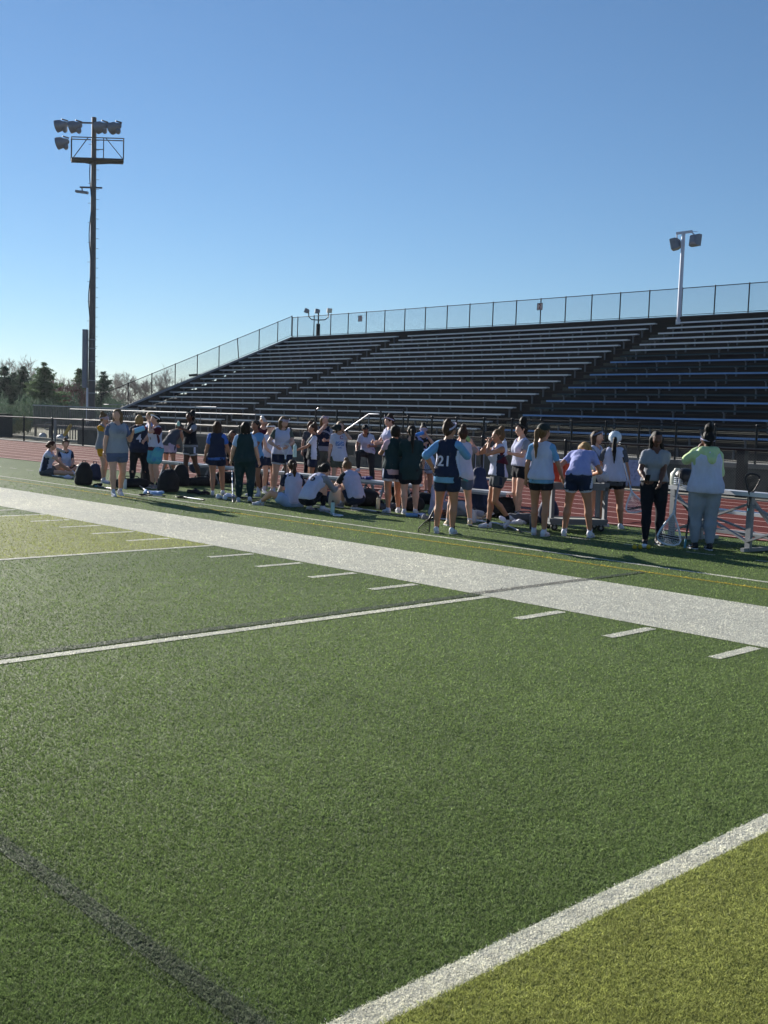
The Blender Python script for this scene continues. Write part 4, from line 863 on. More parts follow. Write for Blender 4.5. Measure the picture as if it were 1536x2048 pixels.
    # ---- headwear and eyewear
    def ring(name, c0, R_, th, m, tilt=0., z=.045, arc=None):
        mb = MB(); pts = []
        for k_ in range(21):
            a_ = 2 * math.pi * k_ / 20; x, y = .092 * math.sin(a_), .104 * math.cos(a_); pts.append(E(x, y - .008, z + tilt * y))
        V_ = []; n_ = len(pts) - 1
        for p in pts[:-1]:
            dr = unit(p - E(0, -.008, z)); up_ = Rh @ V3(0, 0, 1)
            for a_, b_ in ((0, -1), (1, -1), (1, 1), (0, 1)): V_.append(p + dr * .006 * a_ + up_ * th * b_)
        F_ = [(i * 4 + j, i * 4 + (j + 1) % 4, ((i + 1) % n_) * 4 + (j + 1) % 4, ((i + 1) % n_) * 4 + j) for i in range(n_) for j in range(4)]
        mb.add([p * s for p in V_], F_); return mb.build(name, m, T, False)
    if band: ring('headband', None, None, .014, {'w': M_band_w, 'k': M_gog, 'b': K['slate'], 'p': M_gogw}[band], .55, .05)
    if gog:                                     # wire goggles over the eyes or pushed up, with their strap
        up = .075 if gog[0] == 'u' else .0; m = M_gogw if gog[1] == 'p' else M_gog
        mb = MB()
        for zz in (-.022, 0, .024):
            mb.tube([E(.088 * math.sin(t_), .018 + .098 * math.cos(t_) * (1 - up * 1.5), zz + up + .008) * s for t_ in np.linspace(-1.25, 1.25, 9)], .0045, 5)
        for t_ in (-.9, -.3, .3, .9): mb.tube([E(.088 * math.sin(t_), .018 + .098 * math.cos(t_) * (1 - up * 1.5), zz + up + .008) * s for zz in (-.022, .024)], .004, 5)
        mb.build('goggles', m, T, True); ring('goggle_strap', None, None, .008, m, .25 if gog[0] != 'u' else .5, .012 + up * .5)
    if hair[1] == 'helmet' or extra == 'helmet':
        S = Sdf(); S.c(E(0, -.02, .035), E(0, .015, .035), .122, .118, k=.02, fl=.92, ax=hx); S.c(E(0, -.075, -.02), E(0, -.07, -.04), .07, k=.03); S.c(E(0, .12, -.06), E(0, .12, -.14), .10, .12, sub=True); S.c(E(0, -.02, .0), E(0, -.04, -.16), .095, .1, sub=True)
        v, f = S.mesh(.010); o = out('helmet', v, f, mat('white_helmet_shell', 'c9d3dc', .3, var=.03, spec=.6))
        mb = MB()
        for sx in (-.05, 0, .05): mb.tube([E(sx, .02 + .07 * math.cos(t_) - .05, .035 + .124 * math.sin(t_)) * s for t_ in np.linspace(.9, 1.9, 6)], .007, 5)
        mb.build('helmet_vents', M_gog, o, True)
        mb = MB()
        for zz in (-.02, -.05, -.08): mb.tube([E(.1 * math.sin(t_), .02 + .14 * math.cos(t_), zz) * s for t_ in np.linspace(-1.3, 1.3, 9)], .004, 5)
        mb.tube([E(0, .16, -.02) * s, E(0, .16, -.08) * s], .004, 5); mb.build('face_cage', M_alu, o, True)
    if extra == 'cap':
        S = Sdf(); S.c(E(0, -.02, .045), E(0, .01, .045), .103, .10, k=.02, fl=.9, ax=hx); v, f = S.mesh(max(.010, h * .7), cuts=[(E(0, 0, .045), Rh @ V3(0, .25, -1))]); o = out('cap', v, f, M_visor)
    # ---- number or lettering on the back or chest, laid on the cloth
    for (txt, size, where, m, up_, ofx) in ([] if not num else (num if isinstance(num, list) else [num])):
        me = patch_mesh(*size) if txt == '' else text_mesh(txt, size); me.materials.append(m); n_ = len(me.vertices); co = np.zeros(n_ * 3); me.vertices.foreach_get('co', co); co = co.reshape(-1, 3)
        base = pin_obj or tee_obj; bm_v = np.zeros(len(base.data.vertices) * 3); base.data.vertices.foreach_get('co', bm_v); bm_v = bm_v.reshape(-1, 3) / s
        sg = -1 if where == 'back' else 1; loc = (bm_v - chest) @ Rc; outv = np.zeros((n_, 3))
        lz = co[:, 1] + up_; lx = -sg * co[:, 0] * -1 if False else co[:, 0] * (1 if sg < 0 else -1) + ofx
        if txt.isalpha() and len(txt) > 3: lz = lz - (co[:, 0] ** 2) * 3.2
        side_ = loc[:, 1] * sg > 0; L2 = loc[side_]
        for j in range(n_):
            d2 = (L2[:, 0] - lx[j]) ** 2 + (L2[:, 2] - lz[j]) ** 2; k4 = np.argpartition(d2, 6)[:6]; yy = np.max(L2[k4, 1] * sg); outv[j] = (lx[j], sg * (yy + .006 + .003 * (co[j, 2] > 0)), lz[j])
        W_ = (outv @ Rc.T + chest) * s; me.vertices.foreach_set('co', W_.ravel().astype(np.float32)); me.update(); o = bpy.data.objects.new('number' if txt.isdigit() else ('printed_motif' if txt == '' else 'lettering'), me); COL.objects.link(o); o.parent = T
    W3 = np.array(Matrix.Rotation(rz, 3, 'Z')); org = np.array((P0[0], P0[1], zoff)); tow = lambda p: org + W3 @ (np.asarray(p) * s)
    def hand_pt(i, k=.075): d = unit(wr[i] - elb[i]); return tow(wr[i] + d * k)
    return dict(T=T, hand=[hand_pt(0), hand_pt(1)], wr=[tow(wr[0]), tow(wr[1])], head=tow(hc), mouth=tow(E(0, .11, -.055)), fdir=fd0, right=W3 @ V3(1, 0, 0), knee=[tow(k_) for k_ in knee], chest=tow(chest), hipz=pc)
# ================================================================== equipment builders
M_bag = mat('black_bag_fabric', '111319', .8, bump=.3, bscale=90, var=.2); M_bagn = mat('navy_bag_fabric', '1a2748', .75, bump=.3, bscale=90, var=.2); M_bagl = mat('cream_bag_fabric', 'b8b2a0', .85, bump=.3, bscale=60, var=.12)
M_bagg = mat('grey_bag_fabric', '4b4f55', .85, bump=.3, bscale=90, var=.2); M_strapl = mat('pale_piping', 'a9adba', .7); M_net = mat('white_netting', 'cfd3dc', .8, trans=.3); M_netk = mat('black_netting', '101216', .8)
M_shaft = mat('silver_shaft', 'a9aebb', .3, metal=.6); M_shaftk = mat('black_shaft', '14161c', .35); M_headw = mat('white_stick_head', 'cdd4e0', .45); M_headk = mat('black_stick_head', '15171c', .45)
M_teal = mat('teal_tape', '3c7f8f', .7); M_yel = mat('yellow_plastic', 'b59a2a', .6)
def bottle(pos, d, label, col='c9d3d8', L=.26, r=.036, cap='26282e', group='drink bottles'):
    d = unit(np.array(d, float)); p = np.array(pos, float); nm = 'bottle_plastic_' + col; m = mat(nm, col, .3, var=.04, spec=.6); mc = mat('bottle_cap_' + cap, cap, .5)
    b = MB(); b.tube([d * q for q in (0, .01, L * .55, L * .62, L * .80, L * .85)], [r * .85, r, r, r * .9, r, r * .55], 12)
    t = thing('water_bottle', label, 'bottle', p, group=group); b.build('bottle_body', m, t, True)
    b = MB(); b.tube([d * q for q in (L * .851, L * .93, L * .935, L)], [r * .6, r * .58, r * .25, r * .22], 10); b.build('cap', mc, t, True); return t
def stick(butt, throat, label, fn=(0, 0, 1), mh=M_headw, ms=M_shaft, net=None, hl=.27, hw=.17, deep=.05, grp='lacrosse sticks', tape=True):
    a = np.array(butt, float); c = np.array(throat, float); d = unit(c - a); f = np.array(fn, float); f = unit(f - d * (f @ d)); x = np.cross(d, f)
    t = thing('lacrosse_stick', label, 'lacrosse stick', a, group=grp)
    b = MB(); b.tube([a - a, c - a], .013, 8); b.build('shaft', ms, t, True)
    b = MB(); b.tube([(c - a) * .0, (c - a) * .16], .016, 8)
    if tape: b.build('grip_tape', M_teal if ms is M_shaftk else M_headk, t, True)
    prof = [(0, .018), (.15, .12), (.35, .27), (.6, .42), (.8, .5), (.93, .44), (1., .25)]
    pts = [c - a + d * hl * y + x * hw * w for y, w in prof] + [c - a + d * hl * 1.02] + [c - a + d * hl * y - x * hw * w for y, w in prof[::-1]]
    b = MB(); b.tube(pts, .0085 if hl < .3 else .013, 6); b.tube([c - a - d * .05, c - a + d * .02], .017, 8); ho = b.build('stick_head', mh, t, True)
    b = MB(); n_ = 9 if hl < .3 else 13
    W_ = lambda y: np.interp(y, [p[0] for p in prof], [p[1] for p in prof]) * hw
    bag = lambda u_, y: c - a + d * hl * y + x * u_ * W_(y) - f * deep * (1 - u_ * u_) * math.sin(min(1, y * 1.1) * 3.1)
    for i in range(n_): y = .08 + .88 * i / (n_ - 1); b.tube([bag(u_, y + .03 * (j % 2)) for j, u_ in enumerate(np.linspace(-1, 1, 9))], .0032, 3, cap=False)
    for i in range(n_ - 1): u_ = -.9 + 1.8 * i / (n_ - 2); b.tube([bag(u_ + .05 * (j % 2), y) for j, y in enumerate(np.linspace(.06, .98, 9))], .0032, 3, cap=False)
    b.build('pocket_netting', net or (M_net if mh is M_headw else M_netk), t)
    if mh is M_headw and hl > .3:
        for q in (.72, .80): w0 = W_(q) * .85; b = MB(); b.tube([bag(u_, q) + f * .004 for u_ in np.linspace(-.85, .85, 7)], .008, 4); b.build('shooting_string', M_headk, t)
    return t
def backpack(px, py, label, rz=0., H=.48, W_=.32, D=.22, m=None, lean=8, group='bags lying on the sideline', pipe=None, z=0., lying=False, logo=False):
    m = m or M_bag; p = gp(px, py) if not isinstance(px, tuple) else np.array(px); v = VDIR(p); a0 = math.atan2(v[1], v[0]) - math.pi / 2     # faces the camera by default
    t = thing('backpack' if not lying else 'duffel_bag', label, 'bag', (p[0], p[1], z), a0 + math.radians(rz), group)
    L = rot((1, 0, 0), math.radians(lean)); q = lambda x, y, zz: L @ V3(x, y, zz); ay = L @ V3(0, 1, 0)
    S = Sdf(); x = max(.02, W_ / 2 - D * .5)
    if lying: S.c(V3(-W_ / 2 + D / 2, 0, D * .45), V3(W_ / 2 - D / 2, 0, D * .45), D * .52, D * .5, k=.05); S.c(V3(-W_ * .2, -.03, D * .5), V3(W_ * .2, -.03, D * .55), D * .45, k=.05)
    else:
        for sx in (-1, 1): S.c(q(sx * x, 0, .09), q(sx * x * .95, 0, H * .55), D * .5, D * .48, k=.05); S.c(q(sx * x * .95, 0, H * .5), q(sx * x * .55, .01, H - .09), D * .48, D * .36, k=.06)
        S.c(q(-x, 0, .09), q(x, 0, .09), D * .5, k=.05); S.c(q(-x * .5, .01, H - .1), q(x * .5, .01, H - .1), D * .38, k=.06); S.c(q(0, 0, H * .3), q(0, 0, H * .7), D * .5, k=.05)
    v_, f_ = S.mesh(.02, noise=.012, nf=22, seed=abs(int(px[0] * 7)) if isinstance(px, tuple) else int(px), cuts=[(V3(0, 0, .005), V3(0, 0, -1))]); body = mesh_np('bag_body', v_, f_, m, t, True)
    S = Sdf()
    if lying: S.c(V3(-W_ * .2, -D * .32, D * .4), V3(W_ * .2, -D * .32, D * .4), D * .28, k=.03)
    else: S.c(q(-x * .75, -D * .42, .12), q(x * .75, -D * .42, .12), .06, k=.03); S.c(q(-x * .6, -D * .42, H * .42), q(x * .6, -D * .42, H * .42), .055, k=.03); S.c(q(0, -D * .42, .12), q(0, -D * .42, H * .42), .065, k=.03)
    v_, f_ = S.mesh(.02, noise=.006, nf=25, cuts=[(V3(0, 0, .01), V3(0, 0, -1))]); mesh_np('front_pocket', v_, f_, m, t, True)
    b = MB()
    if lying: b.tube([V3(-W_ * .3, 0, D * .85), V3(-W_ * .15, -.02, D * 1.25), V3(W_ * .15, -.02, D * 1.25), V3(W_ * .3, 0, D * .85)], .011, 6)
    else: b.tube([q(-.04, .03, H - .01), q(-.03, .02, H + .05), q(.03, .02, H + .05), q(.04, .03, H - .01)], .010, 6)
    b.build('handle', m if not pipe else m, t, True)
    if not lying:
        for sx in (-1, 1): b = MB(); b.tube([q(sx * .06, D * .4, H - .06), q(sx * .1, D * .7, H * .6), q(sx * .12, D * .5, .12)], .014, 6); b.build('shoulder_strap', m, t, True)
    if pipe is not None:
        b = MB(); b.tube([q(-W_ / 2 + .0, -.03, .08), q(-W_ / 2 + .0, -.03, H * .5), q(-W_ * .38, -.04, H * .85), q(-W_ * .2, -.03, H * .98)], .006, 5); b.build('piping', pipe, t)
    if logo:
        b = MB(); a_ = [(-.5, .6), (-.15, .1), (.1, -.1), (.5, -.2), (.1, -.28), (-.3, -.1), (-.6, .2)]; b.poly([V3(.04 * u_, -D * .62, D * .55 + .05 * w_) for u_, w_ in a_], .004, (0, -1, 0)); b.build('emblem', M_headw, t)
    return t
def clump(px, py, label, r=(.15, .1, .05), m=None, nm='towel', cat='towel', rz=0., z=0., seed=1, group=None):
    p = gp(px, py); S = Sdf(); g = np.random.default_rng(seed)
    for _ in range(6): a = g.uniform(-1, 1, 2) * (r[0], r[1]); b_ = g.uniform(-1, 1, 2) * (r[0], r[1]); S.c(V3(a[0], a[1], r[2] * .4), V3(b_[0], b_[1], r[2] * g.uniform(.3, 1)), r[2] * .75, r[2] * .6, k=.03)
    v, f = S.mesh(.012, noise=.01, nf=45, seed=seed, nstretch=(1, 1, 1), cuts=[(V3(0, 0, .003), V3(0, 0, -1))]); o = mesh_np(nm, v, f, m or K['white'], None, True, loc=(p[0], p[1], z)); o.rotation_euler = (0, 0, math.radians(rz)); tag(o, label, cat, group); return o
def bench(x0, y0, x1, y1, label, h=.46, w=.25):
    A = V3(x0, y0, 0); B_ = V3(x1, y1, 0); d = unit(B_ - A); n = V3(-d[1], d[0], 0); L = np.linalg.norm(B_ - A); t = thing('team_bench', label, 'bench', A, group='aluminium team benches')
    b = MB(); b.bar(V3(0, 0, h - .02), d * L + V3(0, 0, h - .02), w, .04); b.build('seat_plank', M_alu, t)
    b = MB(); b.bar(V3(0, 0, h - .06) + d * .02 - n * w * .46, d * (L - .02) + V3(0, 0, h - .06) - n * w * .46, .012, .035); b.build('edge_lip', M_alu_d, t)
    for q in (.35, L / 2, L - .35):
        b = MB(); c = d * q; b.bar(c - n * .05 + V3(0, 0, h - .042), c - n * .22 + V3(0, 0, .02), .04, .03, up=d); b.bar(c + n * .05 + V3(0, 0, h - .042), c + n * .22 + V3(0, 0, .02), .04, .03, up=d); b.bar(c - n * .24 + V3(0, 0, .018), c + n * .24 + V3(0, 0, .018), .05, .03); b.build('leg', M_alu_d, t)
    return t
# ================================================================== the people
bench(-17.0, 6.9, -12.4, 6.85, 'low aluminium bench behind the players at left'); bench(-12.1, 6.85, -9.55, 6.75, 'low aluminium bench behind the squatting players'); bench(-9.35, 6.75, -7.6, 6.7, 'low aluminium bench beside the kneeling player in black trousers'); bench(-7.3, 6.9, -5.4, 6.8, 'low aluminium bench behind the bending player')
P = {}
P[1] = person(96, 951, 75, 'player sitting on the turf at far left drinking from a dark bottle', pel=(0, -.05, .11), lean=5, bend=12, feet=[(.12, .80, 0, 5, -50), (-.14, .62, 0, -15, -40)], hands=[('m', 0, 0, 0), ('a', -.1, .42, .22)], top='wht', pin='white', pin_side='navy', bottom='dgrey', short=.4, hair=('red', 'lowbun'), skin='pale')
bottle(P[1]['mouth'] + P[1]['fdir'] * .005, P[1]['fdir'] * .9 - V3(0, 0, .35), 'dark bottle raised by the seated player at far left', 'a8a4a0', .27, .036, '14151a')
P[2] = person(131, 948, 12, 'player sitting cross-legged in a navy raglan beside the player who drinks', pel=(0, -.05, .11), lean=-3, bend=10, feet=[(.02, .36, .02, 60), (-.02, .42, .02, -60)], khint=[(1, .4, .5), (-1, .4, .5)], hands=[('a', .14, .36, .26), ('a', -.1, .33, .25)], top='navy', pin='lblue', bottom='black', short=.5, hair=('dblonde', 'bun'), band='k')
P[3] = person(206, 966, 55, 'player in mustard shorts and sleeves with a hand at her mouth', H=1.58, top='yellow', pin='grey', bottom='yellow', short=.36, hem=.82, hands=[('m', 0, 0, 0), ('m', .02, -.02, -.03)], feet=[(.07, .06, 0, 5), (-.08, -.04, 0, -10)], hair=('dblonde', 'messybun'), gog='dp')
P[4] = person(233, 992, 18, 'player nearest the camera at left walking in a pale pinnie over slate blue shirt', H=1.68, build=1.12, feet=[(.10, .12, 0, 5), (-.12, -.14, .02, -8, 18)], top='slate', pin='lgrey', tee_hem=.74, hem=.82, bottom='slate', short=.34, hands=[('d', .02, .0, 0), ('s', .10, .18, -.10)], hints=(None, (-.3, -.3, -1)), head=(0, -40, 0), hair=('dblonde', 'loose'), skin='pale', num=('', (.15, .09), 'front', mat('faded_grey_print', '7d8290', .9, var=.2), .03, .0))
bottle(P[4]['hand'][1] + V3(0, 0, -.02), P[4]['right'] * -1 + V3(0, 0, .35), 'blue and white squeeze bottle held up by the walking player', '7fb6dc', .26, .05, 'b23430')
P[5] = person(277, 972, 178, 'blonde player seen from behind with number 4 on a navy shirt', H=1.58, build=1.15, top='navy', pin='navy', hem=.86, tee_hem=.80, bottom='black', short=1.9, loose=.014, shoes='k', socks=None, feet=[(.16, 0, 0, 10), (-.16, 0, 0, -10)], num=('4', .26, 'back', K['wht'], -.10, 0), hair=('blonde', 'short'), hands=[('a', .12, .25, 1.05), ('a', -.12, .25, 1.05)])
P[7] = person(300, 958, -70, 'blonde player hidden behind the maroon shirt player', H=1.66, top='periw', pin='white', bottom='navy', hair=('blonde', 'short'), hands=[('s', .0, .3, -.05), ('d', 0, 0, 0)], shoes='g')
P[6] = person(310, 976, -62, 'player in maroon shirt and teal print shorts drinking with white headband', H=1.60, build=1.1, top='maroon', pin='white', pin_w=-.012, hem=.92, bottom='tie', short=.52, loose=.03, hands=[('h', .0, .18, .02), ('m', .0, 0, .02)], hair=('dark', 'lowbun'), band='w', socks='k', shoes='g', skin='pale')
P[8] = person(338, 957, 150, 'player bending forward in lilac shorts behind the bags', H=1.62, lean=48, bend=10, side=0, feet=[(.13, 0, 0, 5), (-.13, 0, 0, -5)], top='dgrey', sleeve=0, bottom='lav', short=.35, trim='navy', skin='tan', hair=('dark', 'bun'), hands=[('s', 0, .3, -.35), ('s', 0, .3, -.35)], band='k', extra=None)
P[9] = person(379, 969, -55, 'tall dark skinned player in black shirt lifting a small cup', H=1.68, top='grey', pin='black', hem=.92, tee_hem=.86, bottom='dgrey', short=.28, trim='wht', skin='dark', hair=('black', 'bun'), band='k', hands=[('d', .02, -.05, .02), ('s', .08, .42, -.02)], feet=[(.06, .05, 0, 10), (-.12, -.22, 0, -10)], shoes='g', head=(-6, 0, 0))
bottle(P[9]['hand'][1], V3(0, 0, 1), 'small clear cup held out by the player in black', 'a9d0bf', .12, .035, 'd8e6e0')
P[10] = person(432, 990, 172, 'player from behind with long curly brown ponytail and navy pinnie over blue sleeves', H=1.50, build=1.08, top='blue', pin='navy', tee_hem=.80, hem=.86, bottom='navy', short=.30, feet=[(.14, .10, 0, 15), (-.06, -.12, 0, -12)], hands=[('d', .06, .12, .02), ('d', .04, .0, 0)], socks='w', sock_h=.05, hair=('brown', 'long'), shoes='w', skin='tan')
P[11] = person(488, 1004, 176, 'player in dark green vest and long dark trousers seen from behind', H=1.52, build=1.2, top='lblue', pin='green', tee_hem=.86, hem=.84, bottom='green', short=1.95, loose=.02, hands=[('d', .05, .08, .0), ('d', .05, .05, .02)], feet=[(.13, -.1, .02, 12, 20), (-.12, .05, 0, -8)], hair=('dark', 'loose'), shoes='w', socks=None)
P[12] = person(509, 992, -35, 'player in sky blue shirt with dark visor band behind the dark vest player', H=1.55, top='sky', bottom='navy', short=.4, hands=[('a', .1, .3, .95), ('a', -.1, .32, .93)], hair=('dark', 'lowbun'), gog='uk', sock_h=.14, skin='mid')
P[13] = person(524, 968, 20, 'player in maroon with one arm raised high to drink', H=1.62, top='maroon', bottom='black', short=1.9, hands=[('m', .02, -.04, .06), ('d', 0, 0, 0)], head=(-12, 0, 0), hair=('dblonde', 'messybun'), hints=((1, 0, .6), None))
bottle(P[13]['mouth'] + V3(0, 0, .02), unit(P[13]['fdir'] * .4 - P[13]['right'] * -.5 + V3(0, 0, .6)), 'clear bottle tipped up by the player in maroon', 'b9c2ca', .24, .038, 'd8dde2')
P[14] = person(536, 986, 30, 'slim player in sleeveless white top left of the long haired player', H=1.50, top='wht', sleeve=0, bottom='navy', short=.35, hair=('dblonde', 'lowbun'), band='w', head=(25, 0, 0), hands=[('a', .08, .28, .95), ('d', 0, 0, 0)], sock_h=.10)
P[15] = person(562, 991, 8, 'tall player with long fair hair looking down at her stick', H=1.66, build=1.12, top='olive', pin='white', hem=.86, tee_hem=.88, bottom='navy', short=.34, trim='wht', head=(28, 20, 0), hands=[('a', .16, .28, 1.03), ('a', -.06, .34, 1.04)], hints=((1, -.2, -.4), (-1, -.2, -.4)), hair=('dblonde', 'long'), gog='up', sock_h=.12, feet=[(.16, 0, 0, 10), (-.14, 0, 0, -10)])
c_ = P[15]['hand'][1]; stick(np.array((c_[0], c_[1], .03)), c_ + V3(0, 0, -.18), 'black shafted stick stood upright before the long haired player', (FW[0] * -1, FW[1] * -1, 0), M_headw, M_shaftk)
P[16] = person(586, 1013, 195, 'player sitting on the turf with back turned and brown ponytail', pel=(0, -.05, .11), lean=14, bend=6, feet=[(.35, .45, 0, 60), (-.55, .25, 0, -70)], khint=[(.6, .5, .8), (-1, .2, .3)], hands=[('a', .2, .4, .3), ('a', -.1, .4, .3)], top='navy', pin='white', bottom='lblue', short=.5, hair=('brown', 'pony'), skin='pale')
P[17] = person(628, 1022, 140, 'squatting player with number 6 on the back of a white pinnie', pel=(0, -.16, .24), lean=38, bend=14, feet=[(.12, .10, 0, 10), (-.12, .02, .02, -10, 15)], hands=[('a', .12, .5, .42), ('a', -.08, .52, .40)], top='grey', sleeve=1.5, pin='white', bottom='black', short=1.9, loose=.008, num=('6', .22, 'back', K['navy'], .0, .02), hair=('dark', 'side_pony'), head=(10, 0, 0), sock_h=.03)
P[18] = person(624, 986, -82, 'player in white sleeves and charcoal jersey holding a pale bottle out', H=1.50, top='wht', pin='char', pin_side='wht', hem=.82, bottom='navy', short=.4, num=('2', .20, 'back', K['wht'], -.06, .04), hands=[('d', 0, 0, 0), ('s', .02, .40, -.28)], hints=(None, (0, -1, -.4)), hair=('brown', 'messybun'), skin='tan')
bottle(P[18]['hand'][1] + V3(0, 0, -.14), V3(0, 0, 1), 'tall pale green bottle held by the player in charcoal jersey', 'a9cfcd', .30, .042, 'c5d6d6')
P[20] = person(619, 966, 168, 'auburn haired player mostly hidden behind others at the bench', H=1.56, top='dgrey', bottom='black', short=1.9, hair=('red', 'loose'))
P[19] = person(645, 968, 2, 'player in navy jersey with arched white lettering lifting a hand to her mouth', H=1.70, build=1.1, top='grey', pin='navy', hem=.92, tee_hem=.80, bottom='olive', short=1.9, loose=.02, hands=[('m', 0, 0, 0), ('a', -.05, .30, 1.08)], hair=('dblonde', 'loose'), gog='up', num=('HAWKEYES', .062, 'front', K['wht'], .075, 0), head=(0, 20, 0))
P[21] = person(676, 990, 4, 'player in oversized white shirt hiding her face behind a dark cap', H=1.58, top='wht', tee_hem=.76, bottom='olive', short=.42, num=[('C', .11, 'front', mat('red_print', 'a8455a', .9, var=.2), .09, -.03), ('', (.20, .10), 'front', mat('blue_print', '7f9ad0', .9, var=.15, dirt=('5674b8', 30, .5)), -.05, .0), ('', (.10, .03), 'front', mat('blue_print', '7f9ad0', .9), -.14, .0)], hands=[('d', .0, 0, .0), ('m', -.02, 0, .03)], hair=('dblonde', 'loose'), head=(0, 12, 0), sock_h=.1)
P[22] = person(702, 1018, 205, 'squatting player in white pinnie over dark sleeves digging in a cream bag', pel=(0, -.16, .24), lean=30, bend=14, feet=[(.12, .08, 0, 10), (-.14, .12, .02, -10)], hands=[('a', .08, .52, .30), ('a', -.22, .42, .36)], top='char', pin='white', bottom='navy', short=.8, hair=('dblonde', 'bun'), head=(20, 0, 0), shoes='g')
P[23] = person(733, 973, -18, 'player in dark trousers and white shirt with one foot up on a bench', H=1.58, lean=22, bend=8, feet=[(.12, .36, .40, 5), (-.14, -.1, 0, -10)], hands=[('a', .20, .30, .95), ('a', -.22, .42, 1.06)], top='wht', pin='white', pin_side='lav', hem=.92, bottom='char', short=1.9, loose=.016, skin='mid', hair=('black', 'side_pony'), gog='uk', head=(18, 30, 0))
P[24] = person(777, 986, -50, 'tall player with messy bun and white shirt standing behind the pink sleeves', H=1.74, top='wht', pin='white', bottom='black', short=1.95, loose=.01, hair=('brown', 'messybun'), band='p', head=(12, -10, 0), hands=[('a', .15, .34, 1.1), ('a', -.08, .36, 1.08)], skin='pale')
P[25] = person(785, 1025, 205, 'player in pale pink sleeves and dark vest with cropped dark hair', H=1.55, build=1.18, top='pink', pin='green', tee_hem=.74, hem=.84, bottom='navy', short=.42, trim='wht', hands=[('d', 0, 0, 0), ('a', -.12, .40, 1.12)], feet=[(.12, 0, 0, 10), (-.12, -.05, 0, -15)], hair=('dark', 'short'), sock_h=.03, skin='tan')
P[26] = person(818, 1028, 186, 'player from behind in an oversized black shirt with very long dark ponytail', H=1.56, build=1.18, top='green', tee_hem=.66, sleeve=.9, bottom='black', short=.5, hair=('dark', 'long_pony'), hands=[('d', .0, .0, 0), ('a', -.14, .35, 1.0)], feet=[(.12, 0, 0, 25), (-.10, -.04, 0, -5)], sock_h=.08, skin='pale')
P[27] = person(842, 992, 8, 'player in black shirt drinking from a bright blue bottle behind the bending one', H=1.56, top='black', pin='periw', pin_w=-.02, hem=.95, bottom='black', short=.6, hands=[('a', .02, .30, 1.22), ('m', 0, 0, 0)], hair=('dark', 'bun'), gog='dp')
bottle(P[27]['mouth'] + V3(0, 0, .0), P[27]['right'] * .9 - V3(0, 0, .3) + P[27]['fdir'] * .6, 'bright blue translucent bottle at the mouth of the player in black', '3f8fe0', .26, .045, '2a66b8')
P[28] = person(848, 1004, 192, 'player bending far forward in pale blue shorts with a black knee sleeve', H=1.60, lean=78, bend=18, feet=[(.14, 0, 0, 5), (-.16, 0, 0, -8)], top='periw', tee_hem=.86, bottom='lblue', short=.40, loose=.03, hands=[('a', .2, .5, .55), ('a', -.2, .5, .45)], hair=('dark', 'lowbun'), socks='w', skin='tan', shoes='k')
P[30] = person(919, 1052, 188, 'player in white pinnie lifting a green bottle, hidden behind number 21', H=1.56, top='grey', pin='white', bottom='slate', short=.4, hands=[('s', .06, .34, .08), ('m', 0, 0, 0)], feet=[(.18, .0, .01, 12, 15), (-.2, .02, 0, -12)], hair=('brown', 'bun'), sock_h=.13, shoes='b')
bottle(P[30]['hand'][0] + V3(0, 0, -.02), P[30]['right'] * -.7 + V3(0, 0, .6), 'green topped bottle in the raised hand behind number 21', '5f8a52', .24, .036, '9ab07a')
P[29] = person(890, 1067, 166, 'player with number 21 in white on a navy pinnie over a sky blue hoodie', H=1.63, build=1.08, top='sky', sleeve=1.15, pin='navy', pin_side='wht', tee_hem=.78, hem=.87, bottom='navy', short=.36, hands=[('a', .22, .42, 1.18), ('a', -.20, -.10, .98)], feet=[(.11, .0, 0, 10), (-.13, -.02, 0, -10)], socks='k', sock_h=.05, hair=('brown', 'messybun'), band='p', gog='dk', head=(0, -30, 0), num=('21', .215, 'back', K['wht'], -.13, -.02), skin='tan')
h_ = gpy(906, 942, 4.0); thr = gpy(860, 1036, 3.75); stick(h_, thr, 'black lacrosse stick hanging head down beside number 21', (-FW[0], -FW[1], 0), M_headk, M_shaftk)
stick(gpy(936, 962, 4.25), gpy(874, 938, 3.85), 'black stick head held behind the back of number 21', (-FW[0], -FW[1], .3), M_headk, M_shaftk, hl=.26, hw=.18)
P[31] = person(880, 1034, 78, 'player sitting low on the turf in lilac sweater and grey sweatpants behind number 21', pel=(0, -.05, .12), lean=-8, bend=16, feet=[(.18, .62, 0, 8), (-.12, .92, 0, -8, -30)], hands=[('a', .38, .1, .16), ('a', -.3, .05, .16)], top='lav', sleeve=1.95, bottom='lgrey', short=1.9, loose=.03, hair=('black', 'bun'), skin='dark', shoes='b')
P[32] = person(991, 1056, -72, 'slim player in white racerback jersey with both hands raised to her mouth', H=1.55, build=.94, top='maroon', sleeve=0, tee_hem=1.1, pin='white', pin_side='navy', hem=.88, bottom='dgrey', short=.27, trim='navy', skin='tan', hands=[('m', .02, -.02, .0), ('m', -.02, .0, .0)], feet=[(.05, .12, 0, 5), (-.06, -.2, .10, -5, 48)], socks='k', hair=('dblonde', 'bun'), num=('3', .20, 'back', K['lav'], -.05, .05))
P[33] = person(1037, 1038, -58, 'tall player with a high round bun and grey sleeves holding a white bottle', H=1.66, top='grey', pin='white', hem=.92, tee_hem=.93, bottom='black', short=.20, trim=None, hair=('dark', 'bigbun'), gog='uk', hands=[('h', .02, -.05, .03), ('s', .04, .36, -.18)], feet=[(.06, 0, 0, 5), (-.06, .06, 0, -5)], shoes='g')
bottle(P[33]['hand'][1] + V3(0, 0, -.05), V3(0, 0, 1) + P[33]['right'] * .2, 'tall white bottle with dark strap held by the player with the round bun', 'c2cbe0', .30, .042, 'a8b0c4')
